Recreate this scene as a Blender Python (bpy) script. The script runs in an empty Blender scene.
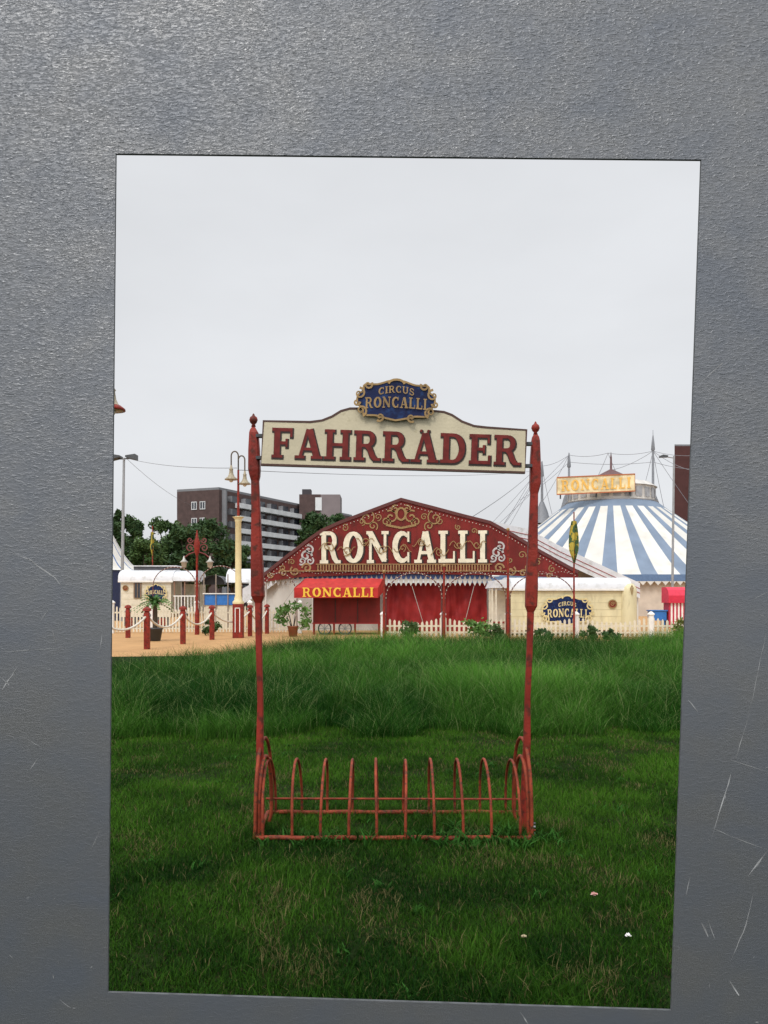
import bpy, math, random
import numpy as np
from mathutils import Vector, Matrix

rnd = random.Random(7)
rng = np.random.default_rng(7)
S = bpy.context.scene
COL = S.collection
PI = math.pi

# ------------------------------------------------------------------ camera, sky, sun, exposure
F, CX, HY, EYE = 850.0, 384.0, 598.0, 1.6
cam_d = bpy.data.cameras.new('camera')
cam_d.sensor_fit = 'AUTO'; cam_d.sensor_width = 36.0
cam_d.lens = F / 1024 * 36.0
cam_d.shift_y = (HY - 512) / 1024
cam_d.clip_start = 0.05; cam_d.clip_end = 3000
cam = bpy.data.objects.new('camera', cam_d); COL.objects.link(cam)
cam.location = (0, 0, EYE); cam.rotation_euler = (PI / 2, 0, 0)
S.camera = cam

SUN_EL, SUN_AZ = math.radians(48), math.radians(205)      # compass style: behind the camera, to the left
W = bpy.data.worlds.new('World'); S.world = W; W.use_nodes = True
nt = W.node_tree; nt.nodes.clear()
wo = nt.nodes.new('ShaderNodeOutputWorld'); bg = nt.nodes.new('ShaderNodeBackground')
sky = nt.nodes.new('ShaderNodeTexSky'); sky.sky_type = 'NISHITA'; sky.sun_disc = False
sky.sun_elevation = SUN_EL; sky.sun_rotation = SUN_AZ; sky.dust_density = 4; sky.air_density = 1.0
hsv = nt.nodes.new('ShaderNodeHueSaturation'); hsv.inputs['Saturation'].default_value = 0.25
mixc = nt.nodes.new('ShaderNodeMixRGB'); mixc.inputs['Fac'].default_value = 0.82
mixc.inputs['Color2'].default_value = (7.0, 7.15, 7.4, 1)
tc = nt.nodes.new('ShaderNodeTexCoord'); sep = nt.nodes.new('ShaderNodeSeparateXYZ')
mr = nt.nodes.new('ShaderNodeMapRange')
mr.inputs['From Min'].default_value = 0.55; mr.inputs['From Max'].default_value = 1.0
mr.inputs['To Min'].default_value = 1.0; mr.inputs['To Max'].default_value = 2.3
nz = nt.nodes.new('ShaderNodeTexNoise'); nz.inputs['Scale'].default_value = 2.2; nz.inputs['Detail'].default_value = 5
mp = nt.nodes.new('ShaderNodeMapping'); mp.inputs['Scale'].default_value = (1, 1, 2.4)
mr2 = nt.nodes.new('ShaderNodeMapRange')
mr2.inputs['From Min'].default_value = 0.3; mr2.inputs['From Max'].default_value = 0.7
mr2.inputs['To Min'].default_value = 0.92; mr2.inputs['To Max'].default_value = 1.06
mul = nt.nodes.new('ShaderNodeMath'); mul.operation = 'MULTIPLY'
vm = nt.nodes.new('ShaderNodeVectorMath'); vm.operation = 'SCALE'
# overcast sky is brighter on the sun's side (behind the camera)
mr3 = nt.nodes.new('ShaderNodeMapRange')
mr3.inputs['From Min'].default_value = -1.0; mr3.inputs['From Max'].default_value = 0.1
mr3.inputs['To Min'].default_value = 1.5; mr3.inputs['To Max'].default_value = 1.0
mul2 = nt.nodes.new('ShaderNodeMath'); mul2.operation = 'MULTIPLY'
L = nt.links.new
L(tc.outputs['Generated'], sep.inputs[0]); L(sep.outputs['Z'], mr.inputs['Value'])
L(sep.outputs['Y'], mr3.inputs['Value'])
L(tc.outputs['Generated'], mp.inputs['Vector']); L(mp.outputs[0], nz.inputs['Vector'])
L(nz.outputs['Fac'], mr2.inputs['Value']); L(mr.outputs[0], mul.inputs[0]); L(mr2.outputs[0], mul.inputs[1])
L(mul.outputs[0], mul2.inputs[0]); L(mr3.outputs[0], mul2.inputs[1])
L(sky.outputs[0], hsv.inputs['Color']); L(hsv.outputs[0], mixc.inputs['Color1'])
L(mixc.outputs[0], vm.inputs[0]); L(mul2.outputs[0], vm.inputs['Scale'])
L(vm.outputs[0], bg.inputs['Color']); bg.inputs['Strength'].default_value = 0.1
L(bg.outputs[0], wo.inputs['Surface'])

sd = bpy.data.lights.new('sun', 'SUN'); sd.energy = 1.0; sd.angle = math.radians(14); sd.color = (1.0, 0.96, 0.9)
sun = bpy.data.objects.new('sun', sd); COL.objects.link(sun)
sdir = Vector((math.sin(SUN_AZ) * math.cos(SUN_EL), math.cos(SUN_AZ) * math.cos(SUN_EL), math.sin(SUN_EL)))
sun.rotation_euler = sdir.to_track_quat('Z', 'Y').to_euler(); sun.location = (0, -20, 30)

vs = S.view_settings
S.display_settings.display_device = 'sRGB'
vs.view_transform = 'Standard'; vs.look = 'None'; vs.gamma = 1; vs.use_curve_mapping = False
vs.exposure = 0.28

# ------------------------------------------------------------------ helpers
def at(px, py, Y):
    return Vector(((px - CX) / F * Y, Y, EYE - (py - HY) / F * Y))
def gx(px, Y): return (px - CX) / F * Y

MATS = {}
def M(name, col, rough=0.6, var=0.12, scale=6.0, bump=0.0, bscale=40.0, metal=0.0, spec=0.4, col2=None, lo=0.55, hi=0.62, stretch=(1, 1, 1)):
    if name in MATS: return MATS[name]
    m = bpy.data.materials.new(name); m.use_nodes = True
    t = m.node_tree; b = t.nodes['Principled BSDF']
    b.inputs['Roughness'].default_value = rough; b.inputs['Metallic'].default_value = metal
    b.inputs['Specular IOR Level'].default_value = spec
    c = t.nodes.new('ShaderNodeTexCoord'); mpn = t.nodes.new('ShaderNodeMapping'); mpn.inputs['Scale'].default_value = stretch
    n = t.nodes.new('ShaderNodeTexNoise'); n.inputs['Scale'].default_value = scale; n.inputs['Detail'].default_value = 6
    r = t.nodes.new('ShaderNodeMapRange'); r.inputs['From Min'].default_value = 0.3; r.inputs['From Max'].default_value = 0.7
    r.inputs['To Min'].default_value = 1 - var; r.inputs['To Max'].default_value = 1 + var
    x = t.nodes.new('ShaderNodeMixRGB'); x.blend_type = 'MULTIPLY'; x.inputs['Fac'].default_value = 1
    k = t.links.new
    k(c.outputs['Object'], mpn.inputs['Vector']); k(mpn.outputs[0], n.inputs['Vector']); k(n.outputs['Fac'], r.inputs['Value'])
    k(r.outputs[0], x.inputs['Color2']); x.inputs['Color1'].default_value = (*col, 1)
    out = x.outputs[0]
    if col2:
        n2 = t.nodes.new('ShaderNodeTexNoise'); n2.inputs['Scale'].default_value = scale * 3.1; n2.inputs['Detail'].default_value = 8
        r2 = t.nodes.new('ShaderNodeMapRange'); r2.inputs['From Min'].default_value = lo; r2.inputs['From Max'].default_value = hi
        y = t.nodes.new('ShaderNodeMixRGB'); y.inputs['Color2'].default_value = (*col2, 1)
        k(mpn.outputs[0], n2.inputs['Vector']); k(n2.outputs['Fac'], r2.inputs['Value']); k(r2.outputs[0], y.inputs['Fac']); k(out, y.inputs['Color1'])
        out = y.outputs[0]
    k(out, b.inputs['Base Color'])
    if bump:
        n3 = t.nodes.new('ShaderNodeTexNoise'); n3.inputs['Scale'].default_value = bscale; n3.inputs['Detail'].default_value = 4
        bp = t.nodes.new('ShaderNodeBump'); bp.inputs['Strength'].default_value = bump; bp.inputs['Distance'].default_value = 0.02
        k(mpn.outputs[0], n3.inputs['Vector']); k(n3.outputs['Fac'], bp.inputs['Height']); k(bp.outputs[0], b.inputs['Normal'])
    MATS[name] = m
    return m

class MB:
    def __init__(s): s.v = []; s.f = []; s.m = []; s.s = []
    def add(s, vs, fs, mi=0, smooth=False):
        o = len(s.v); s.v += [tuple(p) for p in vs]
        for f in fs: s.f.append(tuple(i + o for i in f)); s.m.append(mi); s.s.append(smooth)
        return s
    def box(s, c, d, rz=0, mi=0, rot=None):
        R = rot or Matrix.Rotation(rz, 3, 'Z'); c = Vector(c)
        vs = [c + R @ Vector((x * d[0] / 2, y * d[1] / 2, z * d[2] / 2)) for x in (-1, 1) for y in (-1, 1) for z in (-1, 1)]
        return s.add(vs, [(0, 1, 3, 2), (4, 6, 7, 5), (0, 4, 5, 1), (2, 3, 7, 6), (0, 2, 6, 4), (1, 5, 7, 3)], mi)
    def tube(s, pts, r, n=8, mi=0, caps=True, smooth=True):
        pts = [Vector(p) for p in pts]; rs = r if isinstance(r, (list, tuple)) else [r] * len(pts)
        vs = []; up = None
        for i, p in enumerate(pts):
            d = (pts[min(i + 1, len(pts) - 1)] - pts[max(i - 1, 0)]).normalized()
            if up is None:
                up = Vector((0, 0, 1)) if abs(d.z) < 0.9 else Vector((0, 1, 0))
            a = d.cross(up); 
            if a.length < 1e-5: a = d.cross(Vector((1, 0, 0)))
            a.normalize(); b = a.cross(d).normalized(); up = b
            for j in range(n):
                t = 2 * PI * j / n; vs.append(p + (a * math.cos(t) + b * math.sin(t)) * rs[i])
        fs = [(i * n + j, i * n + (j + 1) % n, (i + 1) * n + (j + 1) % n, (i + 1) * n + j) for i in range(len(pts) - 1) for j in range(n)]
        s.add(vs, fs, mi, smooth)
        if caps:
            s.add(vs[:n], [tuple(range(n))], mi); s.add(vs[-n:], [tuple(range(n))], mi)
        return s
    def lathe(s, c, prof, n=16, mi=0, smooth=True, a0=0, a1=2 * PI):
        c = Vector(c); full = abs(a1 - a0 - 2 * PI) < 1e-6; k = n if full else n + 1
        vs = [c + Vector((r * math.cos(a0 + (a1 - a0) * j / n), r * math.sin(a0 + (a1 - a0) * j / n), z)) for r, z in prof for j in range(k)]
        fs = []
        for i in range(len(prof) - 1):
            for j in range(n):
                j2 = (j + 1) % k
                fs.append((i * k + j, i * k + j2, (i + 1) * k + j2, (i + 1) * k + j))
        return s.add(vs, fs, mi, smooth)
    def ball(s, c, r, n=8, mi=0, sz=1.0):
        return s.lathe(c, [(max(1e-4, r * math.sin(PI * i / n)), -r * sz * math.cos(PI * i / n)) for i in range(n + 1)], max(6, n), mi)
    def prism(s, poly, N, mi=0):        # poly: 3-D points in one plane, N: thickness vector
        n = len(poly); N = Vector(N); a = [Vector(p) for p in poly]; b = [p + N for p in a]
        return s.add(a + b, [tuple(range(n)), tuple(range(2 * n - 1, n - 1, -1))] + [(i, (i + 1) % n, n + (i + 1) % n, n + i) for i in range(n)], mi)
    def loft(s, secs, mi=0):            # (centre, half width, half depth, chamfer) chamfered square sections
        vs = []
        for c, hw, hd, ch in secs:
            c = Vector(c)
            for x, y in ((hw - ch, -hd), (hw, -hd + ch), (hw, hd - ch), (hw - ch, hd), (-hw + ch, hd), (-hw, hd - ch), (-hw, -hd + ch), (-hw + ch, -hd)):
                vs.append(c + Vector((x, y, 0)))
        fs = [(i * 8 + j, i * 8 + (j + 1) % 8, (i + 1) * 8 + (j + 1) % 8, (i + 1) * 8 + j) for i in range(len(secs) - 1) for j in range(8)]
        fs += [tuple(range(8)), tuple(range(len(vs) - 8, len(vs)))]
        return s.add(vs, fs, mi)
    def build(s, name, mats, parent=None, org=(0, 0, 0)):
        me = bpy.data.meshes.new(name)
        o3 = ORG[parent] if parent is not None else Vector(org)
        me.from_pydata([(a[0] - o3[0], a[1] - o3[1], a[2] - o3[2]) for a in s.v], [], s.f)
        for m in (mats if isinstance(mats, (list, tuple)) else [mats]): me.materials.append(m)
        me.polygons.foreach_set('material_index', s.m); me.polygons.foreach_set('use_smooth', s.s)
        me.update()
        ob = bpy.data.objects.new(name, me); COL.objects.link(ob)
        if parent is not None: ob.parent = parent
        else: ob.location = o3
        ORG[ob] = Vector(o3)
        return ob
ORG = {}
def tag(o, label, cat, group=None):
    o['label'] = label; o['category'] = cat
    if group: o['group'] = group
    return o
def thing(name, label, cat, loc, group=None):
    o = bpy.data.objects.new(name, None); COL.objects.link(o); o.location = loc; o.empty_display_size = 0.2
    ORG[o] = Vector(loc)
    return tag(o, label, cat, group)
def copy_tree(o, parent=None):
    c = o.copy(); COL.objects.link(c); c.parent = parent
    for ch in list(o.children): copy_tree(ch, c)
    return c
def again(root, loc, label, group=None):
    c = copy_tree(root); c.location = loc; c['label'] = label
    if group: c['group'] = group
    return c
def arc(cx, cy, rx, ry, a0, a1, n=10):
    return [(cx + rx * math.cos(math.radians(a0 + (a1 - a0) * i / n)), cy + ry * math.sin(math.radians(a0 + (a1 - a0) * i / n))) for i in range(n + 1)]

class Plane:
    """a drawing plane standing in the place: O origin, U right, V up, N towards the viewer"""
    def __init__(s, O, U=(1, 0, 0), V=(0, 0, 1)):
        s.O = Vector(O); s.U = Vector(U).normalized(); s.V = Vector(V).normalized(); s.N = s.U.cross(s.V).normalized()
        if s.N.y > 0: s.N = -s.N
    def p(s, u, v, d=0): return s.O + s.U * u + s.V * v + s.N * d
def ribbon(mb, pl, pts, w, d, mi=0, closed=False, th=0.0):
    n = len(pts); le = []; ri = []
    ws = w if isinstance(w, (list, tuple)) else [w] * n
    for i in range(n):
        a = pts[(i - 1) % n] if (closed or i > 0) else pts[i]; b = pts[(i + 1) % n] if (closed or i < n - 1) else pts[i]
        dx, dy = b[0] - a[0], b[1] - a[1]; l = math.hypot(dx, dy) or 1; nx, ny = -dy / l, dx / l
        le.append((pts[i][0] + nx * ws[i] / 2, pts[i][1] + ny * ws[i] / 2)); ri.append((pts[i][0] - nx * ws[i] / 2, pts[i][1] - ny * ws[i] / 2))
    vs = [pl.p(*q, d) for q in le] + [pl.p(*q, d) for q in ri]
    fs = [(i, (i + 1) % n, n + (i + 1) % n, n + i) for i in range(n if closed else n - 1)]
    mb.add(vs, fs, mi)
    if th:
        vs2 = [pl.p(*q, d - th) for q in le] + [pl.p(*q, d - th) for q in ri]
        m = len(vs)
        fs2 = [(i, (i + 1) % n, m + (i + 1) % n, m + i) for i in range(n if closed else n - 1)] + [(n + i, n + (i + 1) % n, m + n + (i + 1) % n, m + n + i) for i in range(n if closed else n - 1)]
        mb.add(vs + vs2, fs2, mi)
def serif(x0, x1, y): return ([(x0, y), (x1, y)], .1)
GL = {
 'F': (.8, [([(.22, .04), (.22, .96)], .22), serif(.04, .42, .05), ([(.04, .94), (.74, .94)], .12), ([(.72, 1), (.72, .7)], .08), ([(.3, .5), (.56, .5)], .11), ([(.56, .64), (.56, .36)], .07)]),
 'E': (.84, [([(.22, .04), (.22, .96)], .22), ([(.04, .06), (.78, .06)], .12), ([(.76, 0), (.76, .3)], .08), ([(.04, .94), (.74, .94)], .12), ([(.72, 1), (.72, .7)], .08), ([(.3, .5), (.56, .5)], .11), ([(.56, .64), (.56, .36)], .07)]),
 'L': (.8, [([(.24, .04), (.24, .96)], .22), serif(.04, .46, .95), ([(.04, .06), (.76, .06)], .12), ([(.74, 0), (.74, .36)], .08)]),
 'A': (.98, [([(.2, .05), (.46, .98)], .11), ([(.8, .05), (.52, .98)], .23), ([(.28, .32), (.72, .32)], .1), serif(.02, .36, .05), serif(.6, 1.0, .05)]),
 'H': (1.0, [([(.22, .04), (.22, .96)], .21), ([(.78, .04), (.78, .96)], .21), ([(.3, .5), (.7, .5)], .11), serif(.04, .4, .05), serif(.6, .96, .05), serif(.04, .4, .95), serif(.6, .96, .95)]),
 'R': (.98, [([(.22, .04), (.22, .96)], .21), serif(.04, .42, .05), ([(.04, .94)] + arc(.5, .72, .2, .22, 90, -90) + [(.24, .5)], [.12] + [.12, .13, .15, .17, .19, .19, .19, .17, .15, .13, .12] + [.11]), ([(.48, .5), (.6, .4), (.7, .16), (.8, .05)], [.14, .19, .19, .16]), serif(.74, .98, .05)]),
 'D': (.98, [([(.24, .04), (.24, .96)], .21), ([(.04, .94)] + arc(.48, .5, .33, .44, 90, -90, 14) + [(.04, .06)], [.12] + [.12, .13, .15, .18, .21, .22, .22, .22, .22, .22, .21, .18, .15, .13, .12] + [.12])]),
 'O': (.96, [(arc(.48, .5, .33, .43, 0, 360, 20)[:-1], 'ring')]),
 'C': (.92, [(arc(.5, .5, .34, .43, 48, 312, 16), [.1, .12, .14, .16, .19, .21, .22, .23, .23, .23, .22, .21, .19, .16, .14, .12, .1]), ([(.76, .98), (.76, .66)], .09), ([(.76, .02), (.76, .34)], .09)]),
 'N': (1.06, [([(.2, .04), (.2, .96)], .12), ([(.86, .04), (.86, .96)], .12), ([(.2, .93), (.84, .07)], .22), serif(.04, .36, .05), serif(.02, .3, .95), serif(.7, 1.02, .95)]),
 'I': (.5, [([(.25, .04), (.25, .96)], .22), serif(.05, .45, .05), serif(.05, .45, .95)]),
 'U': (1.0, [([(.22, .95)] + [(.22, .4)] + arc(.5, .36, .28, .3, 180, 360, 10) + [(.78, .95)], .16), serif(.04, .4, .95), serif(.62, .96, .95)]),
 'S': (.8, [(arc(.4, .73, .24, .22, 30, 250, 8) + arc(.4, .28, .26, .23, 80, -160, 9), .15), ([(.66, .97), (.66, .7)], .08), ([(.1, .03), (.1, .3)], .08)]),
}
def text(mb, pl, word, u0, v0, width, height, mi=0, d=0.004, grow=0.0, wt=1.0, warp=None, gap=.06, dots=None, dd=.0003, shift=(0, 0)):
    tot = sum(GL[c][0] + gap for c in word) - gap; kx = width / tot; x = 0; q = 0
    for i, c in enumerate(word):
        w, st = GL[c]
        def T(a, b):
            u = u0 + (x + a) * kx; v = v0 + b * height
            if warp: v += warp(((x + a) / tot) * 2 - 1)
            return (u + shift[0], v + shift[1])
        for pts, sw in st:
            closed = sw == 'ring'
            if closed: sw = [.12 + .13 * abs(math.cos(2 * PI * j / len(pts))) for j in range(len(pts))]
            if not isinstance(sw, list): sw = [sw] * len(pts)
            P = [T(*p) for p in pts]
            Wd = []
            for j in range(len(pts)):
                a = pts[j - 1] if (j or closed) else pts[j]; b = pts[(j + 1) % len(pts)] if (closed or j < len(pts) - 1) else pts[j]
                vert = abs(b[1] - a[1]) / (abs(b[1] - a[1]) + abs(b[0] - a[0]) + 1e-6)
                Wd.append(sw[j] * wt * (kx * vert + height * (1 - vert)) + 2 * grow)
            if grow and not closed:
                for e, f in ((0, 1), (-1, -2)):
                    dx, dy = P[e][0] - P[f][0], P[e][1] - P[f][1]; l = math.hypot(dx, dy) or 1
                    P[e] = (P[e][0] + dx / l * grow, P[e][1] + dy / l * grow)
            ribbon(mb, pl, P, Wd, d + q * dd, mi, closed); q += 1
        if dots is not None and i == dots:
            for s in (-1, 1):
                cx, cy = T(.49 + s * .13, 1.05); r = .042 * height + grow
                mb.add([pl.p(cx + r * math.cos(t * PI / 4), cy + r * math.sin(t * PI / 4), d + q * dd) for t in range(8)], [tuple(range(8))], mi); q += 1
        x += w + gap

def spiral(cx, cy, r, turns, a0, sgn=1, n=18):
    return [(cx + r * (1 - .85 * i / n) * math.cos(a0 + sgn * turns * 2 * PI * i / n), cy + r * (1 - .85 * i / n) * math.sin(a0 + sgn * turns * 2 * PI * i / n)) for i in range(n + 1)]

def cartouche(pl, w, h, parent, lines, name='cartouche', thick=.02, mats=None):
    """ornate blue plate with a gold scrolled rim; returns the plate part"""
    blue, gold = mats
    out = []
    for i in range(64):
        t = 2 * PI * i / 64; c, s_ = math.cos(t), math.sin(t)
        e = .62; x = math.copysign(abs(c) ** e, c); y = math.copysign(abs(s_) ** e, s_)
        k = 1 - .10 * math.cos(8 * t + PI) * .6
        if abs(x) < .3 and y > 0: k += .14 * (1 - abs(x) / .3)
        if abs(x) < .2 and y < 0: k += .08 * (1 - abs(x) / .2)
        out.append((x * w / 2 * k * .94, y * h / 2 * k * .94))
    mb = MB(); mb.prism([pl.p(u, v, thick) for u, v in out], pl.N * -thick)
    pt = mb.build(name, blue, parent)
    g = MB(); ribbon(g, pl, out, h * .05, thick + .004, 0, True, .006)
    for sx in (-1, 1):
        for (cx, cy, r, a, sg) in ((.47, .16, .12, 1.6, 1), (.44, -.30, .12, 4.4, -1), (.36, .40, .09, 2.6, 1), (.2, -.46, .09, 5.4, -1), (.5, -.08, .07, 3, 1)):
            sp = spiral(cx * w * sx, cy * h, r * h * 1.3, 1.2, a if sx > 0 else PI - a, sg * sx)
            ribbon(g, pl, sp, [h * .06 * (1 - .6 * i / len(sp)) for i in range(len(sp))], thick + .008, 0, False, .008)
    ribbon(g, pl, arc(0, .44 * h, .1 * w, .12 * h, 0, 180, 8), h * .06, thick + .008, 0, False, .008)
    g.build('gold_rim', gold, pt)
    t = MB()
    for (word, u, v, ww, hh, bow) in lines:
        text(t, pl, word, u, v, ww, hh, d=thick + .005, warp=(lambda z, b=bow: b * (1 - z * z)))
    t.build('lettering', gold, pt)
    return pt

# ------------------------------------------------------------------ materials
RED = M('red_gloss_paint', (.235, .026, .016), .5, .3, 5, .2, 60, spec=.22, col2=(.095, .022, .014), lo=.53, hi=.64)
RUST = M('rusty_red_iron', (.235, .042, .018), .6, .45, 9, .3, 80, spec=.22, col2=(.08, .03, .018), lo=.54, hi=.66)
FRED = M('facade_red', (.165, .018, .015), .6, .3, 1.2, .1, 20, spec=.2, col2=(.10, .018, .014), lo=.5, hi=.72, stretch=(1, 1, .45))
CURT = M('curtain_red', (.26, .014, .014), .75, .15, 3, .1, 30)
AWN = M('awning_red', (.42, .034, .030), .7, spec=.15, var=.2, scale=4)
CREAM = M('cream_paint', (.66, .61, .48), .5, .10, 5, .1, 40, col2=(.5, .44, .32), lo=.62, hi=.72)
BOARD = M('board_cream', (.56, .49, .34), .5, .08, 7, .1, 60, col2=(.45, .39, .25), lo=.6, hi=.75)
YCREAM = M('yellow_cream_paint', (.68, .61, .38), .5, .10, 2, col2=(.52, .45, .27), lo=.53, hi=.75, stretch=(1, 1, .35))
WHITE = M('white_paint', (.78, .77, .73), .5, .08, 6)
ROOFW = M('white_roof_sheet', (.64, .65, .67), .5, .10, 1.5, col2=(.48, .48, .46), lo=.52, hi=.75)
GOLD = M('gold_paint', (.30, .19, .075), .4, .25, 20, metal=.2)
PGOLD = M('pale_gold_paint', (.66, .55, .28), .5, .2, 20)
DARK = M('dark_outline', (.025, .015, .012), .6)
BLUE = M('cartouche_blue', (.006, .012, .055), .5, .3, 6, spec=.2, col2=(.014, .05, .16), lo=.5, hi=.7)
SKYB = M('tent_blue', (.165, .215, .29), .65, .12, .6)
TCREAM = M('tent_cream', (.61, .595, .55), .65, .10, .3, col2=(.53, .51, .46), lo=.5, hi=.75, stretch=(1, 1, .5))
NAVY = M('navy_fabric', (.02, .03, .08), .7)
BRICK = M('brown_brick', (.085, .053, .048), .85, .2, 1.2)
CONC = M('pale_concrete', (.68, .68, .68), .8, .12, .5)
GREYC = M('grey_concrete', (.20, .20, .21), .8, .12, .5)
GLASS = M('window_glass', (.03, .035, .045), .15, .3, .6, spec=.6)
STEEL = M('galvanised_steel', (.30, .31, .32), .5, .1, 5, metal=.3)
DSTEEL = M('dark_steel', (.06, .065, .07), .5, .1, 5)
BARK = M('bark', (.06, .045, .03), .9, .3, 4, .5, 12)
TERRA = M('terracotta', (.28, .11, .06), .8)
BULB = M('frosted_bulb', (.62, .58, .48), .3, .05)
VBLUE = M('bright_blue_paint', (.03, .16, .48), .4, .12)
YEL = M('yellow_paint', (.80, .50, .05), .5, .12, 20)
LAMPG = M('lamp_cream_enamel', (.34, .29, .20), .4, .3, 20)
FLAGM = M('flag_cloth', (.42, .33, .05), .8, .2, .9, col2=(.05, .10, .04), lo=.48, hi=.52)
SOIL = M('soil', (.012, .024, .005), .95, .45, 9, .6, 60, spec=.05, col2=(.034, .026, .012), lo=.54, hi=.7)
SAND = M('orange_sand', (.46, .26, .108), .95, .1, 1.5, .2, 30)

# ------------------------------------------------------------------ ground
def sheet(name, poly, z, m):
    mb = MB(); mb.add([(x, y, z) for x, y in poly], [tuple(range(len(poly)))]); o = mb.build(name, m); o['kind'] = 'structure'; return o
sheet('ground', [(-1500, -60), (1500, -60), (1500, 2600), (-1500, 2600)], 0, SOIL)
sheet('sand_path', [(-45, 17), (-2, 24), (45, 27), (60, 110), (-60, 110)], .004, SAND)

def vnoise(x, y, sc, seed):
    x = x / sc; y = y / sc; xi = np.floor(x).astype(np.int64); yi = np.floor(y).astype(np.int64); fx = x - xi; fy = y - yi
    def h(a, b):
        v = (a * 374761393 + b * 668265263 + seed * 982451653) & 0x7fffffff
        v = ((v ^ (v >> 13)) * 1274126177) & 0x7fffffff
        return ((v ^ (v >> 16)) & 0xffff) / 65535.0
    fx = fx * fx * (3 - 2 * fx); fy = fy * fy * (3 - 2 * fy)
    return (h(xi, yi) * (1 - fx) + h(xi + 1, yi) * fx) * (1 - fy) + (h(xi, yi + 1) * (1 - fx) + h(xi + 1, yi + 1) * fx) * fy

def grass_material(name, trans):
    m = bpy.data.materials.new(name); m.use_nodes = True; t = m.node_tree; t.nodes.clear()
    o = t.nodes.new('ShaderNodeOutputMaterial'); a = t.nodes.new('ShaderNodeAttribute'); a.attribute_name = 'col'
    p = t.nodes.new('ShaderNodeBsdfPrincipled'); p.inputs['Roughness'].default_value = .5; p.inputs['Specular IOR Level'].default_value = .03
    tr = t.nodes.new('ShaderNodeBsdfTranslucent'); mx = t.nodes.new('ShaderNodeMixShader'); mx.inputs['Fac'].default_value = trans
    k = t.links.new
    k(a.outputs['Color'], p.inputs['Base Color']); k(a.outputs['Color'], tr.inputs['Color'])
    k(p.outputs[0], mx.inputs[1]); k(tr.outputs[0], mx.inputs[2]); k(mx.outputs[0], o.inputs['Surface'])
    return m
GRASSM = grass_material('grass_blades', .25)

def blades(name, x, y, h, w, lean, col, segs, label, cat, z0=None):
    """many curved blades in one mesh; lean = horizontal reach as a fraction of the height"""
    n = len(x); ang = rng.uniform(0, 2 * PI, n); face = ang + rng.normal(PI / 2, .5, n)
    dx, dy = np.cos(ang) * lean * h, np.sin(ang) * lean * h
    wx, wy = np.cos(face) * w / 2, np.sin(face) * w / 2
    z0 = np.zeros(n) if z0 is None else z0
    nv = 2 * segs + 1; V = np.zeros((n, nv, 3))
    for s in range(segs):
        t = s / segs; tw = 1 - .75 * t ** 1.5
        bx, by, bz = x + dx * t * t, y + dy * t * t, z0 + h * (t - .18 * lean * t * t)
        V[:, 2 * s] = np.stack([bx - wx * tw, by - wy * tw, bz], 1); V[:, 2 * s + 1] = np.stack([bx + wx * tw, by + wy * tw, bz], 1)
    V[:, -1] = np.stack([x + dx, y + dy, z0 + h * (1 - .18 * lean)], 1)
    tris = []
    for s in range(segs - 1):
        a = 2 * s; tris += [(a, a + 1, a + 3), (a, a + 3, a + 2)]
    tris.append((2 * segs - 2, 2 * segs - 1, 2 * segs))
    T = (np.array(tris)[None] + (np.arange(n) * nv)[:, None, None]).reshape(-1, 3)
    me = bpy.data.meshes.new(name); me.vertices.add(n * nv); me.vertices.foreach_set('co', V.reshape(-1).astype(np.float32))
    me.loops.add(T.size); me.loops.foreach_set('vertex_index', T.reshape(-1).astype(np.int32))
    me.polygons.add(len(T)); me.polygons.foreach_set('loop_start', np.arange(0, T.size, 3, dtype=np.int32)); me.polygons.foreach_set('loop_total', np.full(len(T), 3, dtype=np.int32))
    me.update(calc_edges=True)
    at_ = me.attributes.new('col', 'FLOAT_COLOR', 'POINT')
    c = np.ones((n, nv, 4)); c[:, :, :3] = col[:, None, :]
    at_.data.foreach_set('color', c.reshape(-1).astype(np.float32))
    me.materials.append(GRASSM)
    o = bpy.data.objects.new(name, me); COL.objects.link(o); o['kind'] = 'stuff'; o['label'] = label; o['category'] = cat
    return o

# mown lawn
N = 500000
ly = 2.5 + (10.6 - 2.5) * rng.uniform(0, 1, N) ** 1.15
lx = rng.uniform(-1, 1, N) * (.58 * ly + .6)
pn = .6 * vnoise(lx, ly, .55, 3) + .4 * vnoise(lx, ly, .17, 4)
big = vnoise(lx, ly, 1.3, 9)
keep = (pn > .26) | (rng.uniform(0, 1, N) < .45); lx, ly, pn, big = lx[keep], ly[keep], pn[keep], big[keep]
n = len(lx)
lh = (.02 + .045 * rng.uniform(0, 1, n) ** 2) * (.5 + 1.0 * pn) 
near = np.exp(-((ly - 5.60) / .05) ** 2) + np.exp(-((ly - 6.27) / .05) ** 2); near *= (np.abs(lx) < 1.0) * (vnoise(lx, ly, .22, 21) > .45); lh *= 1 + .9 * near
inr = (np.abs(lx) < .98) & (ly > 5.55) & (ly < 6.5); lh[inr] *= 1.35
mid_ = vnoise(lx, ly, .38, 15)
mixv = np.clip(.55 * rng.uniform(0, 1, n) ** 1.5 + .45 * big + .75 * mid_ + .25 * pn - .55 + .26 * np.clip((ly - 5.6) / 2.2, -.5, 1), 0, 1)[:, None]
lc = np.array([.006, .030, .004]) * (1 - mixv) + np.array([.062, .160, .014]) * mixv
dry = rng.uniform(0, 1, n) < .04 + .22 * (vnoise(lx, ly, .3, 31) > .74); lc[dry] = np.array([.16, .14, .06]) * rng.uniform(.6, 1.2, (dry.sum(), 1))
lw = rng.uniform(.0028, .0055, n) * (.7 + ly * .06); ll = rng.uniform(.2, 1.2, n)
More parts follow.
